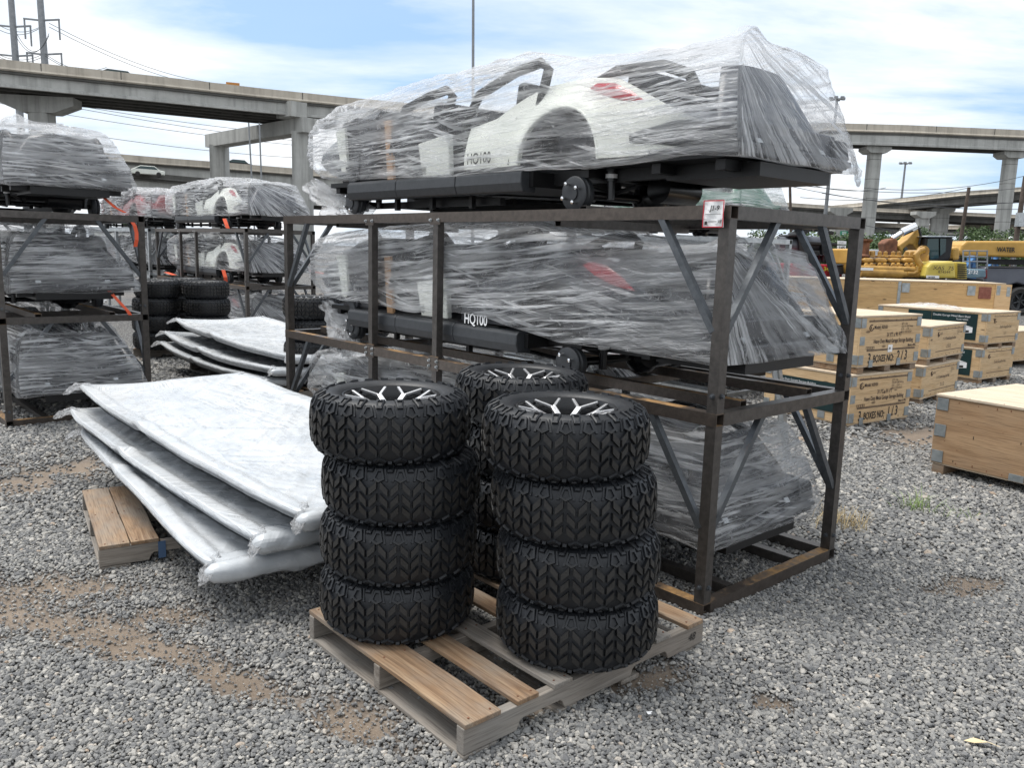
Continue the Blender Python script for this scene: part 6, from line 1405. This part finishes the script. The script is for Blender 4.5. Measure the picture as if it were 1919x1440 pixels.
for cxp in (1909, 2205):
    wc = at(cxp, 564, 25.5) - PKL; wl = MB(); Mx = Matrix.Translation(wc) @ Matrix.Rotation(R(90), 4, 'X')
    wl.lathe([(.26, .1), (.37, .12), (.42, .08), (.43, 0), (.42, -.1), (.37, -.14), (.26, -.12)], 32, Mx); q_ = wl.build('wheel', RUBBER, pk, smooth=True)
    rm = MB(); rm.lathe([(.0, .04), (.08, .05), (.08, .0)], 14, Mx); rm.lathe([(.25, .10), (.28, .11), (.27, -.1), (0, -.08)], 28, Mx)
    for k in range(6): a = k * PI / 3 + .3; rm.beam(Mx @ Vector((.05 * math.cos(a), .05 * math.sin(a), .05)), Mx @ Vector((.25 * math.cos(a), .25 * math.sin(a), .09)), .07, .03)
    rm.build('rim', GREYPL, q_)
# red bins with black machines, behind the rack end
rb = base('red_bin', 1530, 20.5, 'red bin trailer with yellow numbers under the black machines', 'bin'); RBL = Vector(rb.location)
pxp(rb, 'bin_side', [(1440, 494), (1520, 495), (1580, 497), (1576, 530), (1440, 528)], 20.5, 1.6, noisy('bin_red', (.42, .015, .035), (.52, .025, .05), .4), .02)
for px in (1503, 1520, 1534, 1551): q_ = at(px, 512, 20.46) - RBL; MB().box(tuple(q_), (.05, .04, .45)).build('side_rib', REDP, rb)
YN = mat('yellow_paint', (.62, .60, .05), .5); text('26', .14, tuple(at(1502.5, 507, 20.42) - RBL), F90, YN, rb, bold=.004); text('34', .14, tuple(at(1543, 507.5, 20.42) - RBL), F90, YN, rb, bold=.004)
bmn = base('drilling_power_unit', 1520, 20.9, 'black round-bodied machines standing on the red bins', 'machine'); BM = Vector(bmn.location)
for (x0, x1, y0, y1) in ((1457, 1492, 443, 474), (1508, 1545, 442, 468)):
    a_, b_ = at(x0, (y0 + y1) / 2, 21.2) - BM, at(x1, (y0 + y1) / 2 + 2, 21.2) - BM; mb = MB(); mb.tube([a_, b_], abs(at(0, y0, 21).z - at(0, y1, 21).z) / 2, 22); mb.build('drum', noisy('worn_dark_steel', (.05, .055, .065), (.13, .14, .16), .45, .3, 1.5), bmn, smooth=False)
for pts in ([(1496, 436), (1518, 428), (1521, 432), (1510, 440), (1508, 494), (1499, 494)], [(1512, 452), (1570, 456), (1570, 461), (1512, 459)], [(1540, 458), (1552, 458), (1553, 492), (1541, 492)], [(1553, 432), (1564, 434), (1563, 440), (1553, 440)], [(1508, 470), (1536, 470), (1538, 490), (1508, 490)], [(1500, 430), (1500, 425), (1518, 427), (1518, 431)], [(1478, 440), (1500, 438), (1500, 443), (1478, 444)]):
    pxp(bmn, 'steel_frame', pts, 20.9, .8, BLACKM, .02)
for k in range(5): mb = MB(); x = 1512 + k * 7; mb.tube([at(x, 486, 20.8) - BM, at(x + 3, 478, 20.7) - BM, at(x + 9, 480, 20.8) - BM, at(x + 10, 492, 20.8) - BM], .03, 6); mb.build('hose', BLACKM, bmn)
dk = base('dark_box', 1577, 20.2, 'dark plastic box at the right end of the red bins', 'box'); pxp(dk, 'box_body', [(1572, 498), (1581, 497), (1582, 514), (1573, 515)], 20.2, .8, GREYPL, .02); pxp(dk, 'box_lid', [(1571, 496.4), (1582, 495.6), (1582, 497.2), (1571, 498)], 20.15, .9, BLACKM, .01)
# signboards
sb = base('lot_signboard', 1578, 28, 'two small white lot boards on a thin post near the green road sign', 'sign')
pxp(sb, 'sign_board', [(1570, 451), (1586, 452), (1586, 458), (1570, 457.5)], 28, .03, PAPER); pxp(sb, 'sign_board', [(1569.5, 460), (1585.5, 460), (1585, 469), (1569.5, 468.5)], 28, .03, PAPER)
pxp(sb, 'post', [(1577, 450), (1578.6, 450), (1578, 520), (1576.6, 520)], 28.06, .04, POLEW)
text('145', .14, tuple(at(1571.5, 466.8, 27.96) - Vector(sb.location)), F90, LETTERD, sb, bold=.004); text('TITAN', .05, tuple(at(1573, 455.6, 27.96) - Vector(sb.location)), F90, LETTERD, sb)
gs = base('road_sign', 1575, 95, 'green road sign hanging beneath the low road at the right', 'sign'); pxp(gs, 'sign_board', [(1575.5, 433), (1589, 433.5), (1589, 442), (1575, 441.5)], 95, .1, GSIGN); pxp(gs, 'post', [(1581, 430), (1582, 430), (1582, 520), (1581, 520)], 95.3, .2, POLEG)
mb = MB(); 
for y in (436, 439): mb.box(tuple(at(1582, y, 94.95) - Vector(gs.location)), (.5, .02, .08))
tag(mb.build('sign_legend', PAPER, gs), kind='stuff')
# teal machine and white shed in the left gap
tm = base('teal_machine', 300, 17.2, 'teal machine under film inside the galvanised rack at the left', 'machine'); pxp(tm, 'machine_body', [(262, 455), (300, 452), (312, 460), (312, 484), (262, 486)], 17.2, .8, TEAL, .05); pxp(tm, 'machine_base', [(255, 484), (330, 486), (330, 500), (255, 498)], 17.0, .9, BLACKM, .02)
wh = base('site_cabin', 270, 60, 'white site cabin seen through the gap right of the left rack', 'cabin'); pxp(wh, 'wall', [(170, 428), (380, 430), (380, 452), (170, 450)], 60, 3, WHITEP, .02); pxp(wh, 'roof', [(168, 425), (382, 427), (382, 430.5), (168, 428.5)], 59.7, 3.6, GALV); pxp(wh, 'window', [(213, 434), (222, 434), (222, 444), (213, 444)], 59.95, .1, GLASS)

# ------------------------------------------------------------------ small things on the gravel
def tuft(loc, label, m_, n, h, seed, spread=.12, name='weed', leaf=.0025):
    mb = MB(); rs = random.Random(seed); vs = []; fs = []
    for _ in range(n):
        a = rs.uniform(0, 6.28); ln = rs.uniform(.3, 1) * h; b0 = Vector((rs.gauss(0, spread * .35), rs.gauss(0, spread * .35), 0)); lean = Vector((math.cos(a), math.sin(a), 0)) * rs.uniform(.1, 1.0) * ln; side = Vector((-math.sin(a), math.cos(a), 0)); k0 = len(vs)
        for k in range(5):
            t = k / 4; c_ = b0 + lean * t ** 1.6 + Vector((0, 0, ln * (t - .45 * t * t * rs.uniform(.3, 1.2)))); w_ = leaf * (1 - t * .85); vs += [c_ - side * w_, c_ + side * w_]
        fs += [(k0 + 2 * k, k0 + 2 * k + 1, k0 + 2 * k + 3, k0 + 2 * k + 2) for k in range(4)]
    mb.add(vs, fs); o = mb.build(name, m_, fix=False); o.location = loc; return tag(o, label, 'weed')
DRY = noisy('dry_grass', (.42, .32, .17), (.58, .47, .28), .8, 0, 9); GRN = noisy('weed_green', (.16, .24, .07), (.27, .36, .12), .7, 0, 9)
tuft(gnd(1578, 985), 'dry straw-coloured grass tuft by the right post of the main rack', DRY, 150, .17, 1, .20, 'dry_grass_tuft')
tuft(gnd(1714, 955), 'green weed sprouting from the open gravel right of the rack', GRN, 60, .20, 2, .12)
tuft(gnd(1752, 962), 'sparse green weed lying to the right of its taller neighbour', GRN, 26, .15, 3, .20)
tuft(gnd(1800, 965), 'small thin weed on gravel toward the big plain crate', GRN, 20, .10, 4, .16)
lf = MB(); q_ = gnd(1838, 1396, .02); lf.add([(-.05, 0, 0), (-.02, .022, .006), (.03, .02, .003), (.055, -.004, .008), (.02, .002, .012), (-.02, -.008, .004)], [(0, 5, 1), (1, 5, 4), (1, 4, 2), (2, 4, 3)])
o = lf.build('paper_scrap', noisy('dry_leaf', (.60, .48, .28), (.70, .58, .38), .7, 0, 20), fix=False); o.location = q_; o.rotation_euler.z = -.4; so = o.modifiers.new('solid', 'SOLIDIFY'); so.thickness = .001; tag(o, 'pale yellow torn scrap on the gravel at the lower right', 'scrap')
o = MB().box((0, 0, 0), (.022, .015, .002)).build('plastic_chip', PAPER, bevel=.0006); o.location = gnd(1218, 1337, .02); o.rotation_euler = (.1, .1, .3); tag(o, 'small white chip lying on gravel right of the near pallet', 'scrap')
# ------------------------------------------------------------------ what carries the far machines down to the ground
def lower(parent, name, x0, x1, y0, dy, z0, z1, m_, bev=.03, ext=None):
    """box from world x0..x1 (given by photo columns at the machine's distance) standing on the ground"""
    a, b_ = at(x0, 500, y0), at(x1, 500, y0); L0 = Vector(parent.location)
    return MB().box(((a.x + b_.x) / 2 - L0.x, y0 + dy / 2 - L0.y, (z0 + z1) / 2 - L0.z), (b_.x - a.x, dy, z1 - z0)).build(name, m_, parent, bevel=bev)
def wheels_under(parent, xs_, Y, r_, dy):
    for x in xs_:
        for k in (0, 1): q_ = at(x, 500, Y); mb = MB(); mb.tube([(q_.x - parent.location.x, Y + k * dy - parent.location.y, r_), (q_.x - parent.location.x, Y + k * dy + .2 - parent.location.y, r_)], r_, 18); mb.build('wheel', RUBBER, parent, smooth=True)
for k, yy in enumerate((23.9, 25.6)):
    a = at(1690, 500, 24).x - ex.location.x; pts = [(a + .4, 0.0), (a + 2.6, 0.0), (a + 3.0, .4), (a + 2.6, .8), (a + .4, .8), (a, .4)]
    MB().prism(pts, yy - 24, yy - 24 + .5, 'y').build('track', BLACKM, ex, bevel=.05)
lower(ex, 'undercarriage', 1715, 1775, 24.4, 1.2, .3, 1.42, BLACKM)
lower(en, 'skid_frame', 1612, 1740, 19.2, 1.2, .12, .35, BLACKM); 
for px in (1616, 1655, 1695, 1732): lower(en, 'skid_leg', px, px + 5, 19.3, .9, 0.0, 1.24, BLACKM)
lower(co, 'trailer_frame', 1738, 1808, 18.7, 1.0, .35, 1.16, BLACKM); wheels_under(co, (1757, 1790), 18.62, .33, 1.0)
lower(wt, 'underframe', 1820, 2040, 26.6, 1.0, .5, 1.35, BLACKM); wheels_under(wt, (1850, 1870, 2000), 26.3, .5, 1.5)
for o_ in [o for o in bpy.data.objects if o.name.startswith('boom_lift') and o.type == 'EMPTY']:
    q_ = Vector(o_.location); MB().box((.15, .2, .62), (.9, .9, .5)).build('lift_base', BLUEP, o_, bevel=.03); MB().box((.12, .15, 1.05), (.2, .2, .5)).build('riser', BLUEP, o_)
    for dx in (-.25, .5):
        for dy in (-.35, .6): mb = MB(); mb.tube([(dx, dy, .25), (dx, dy + .18, .25)], .25, 16); mb.build('wheel', RUBBER, o_, smooth=True)
lower(bx, 'box_plinth', 1814, 1847, 21.6, 1.0, 0.0, 1.15, BLACKM)
lower(lm, 'tower_trailer', 1893, 1914, 29.0, .9, .3, 1.3, GALV); wheels_under(lm, (1903,), 28.9, .3, .9)
lower(rb, 'bin_underframe', 1446, 1572, 20.7, 1.3, .45, 1.05, BLACKM); wheels_under(rb, (1465, 1550), 20.6, .4, 1.2)
lower(dk, 'box_stand', 1573, 1581, 20.25, .7, 0.0, 1.16, BLACKM)
lower(cn, 'container_base', 1621, 1662, 40.05, 2.3, 0.0, 1.75, MASONRY); lower(wh, 'lower_wall', 171, 379, 60.1, 2.8, 0.0, 1.3, MASONRY)
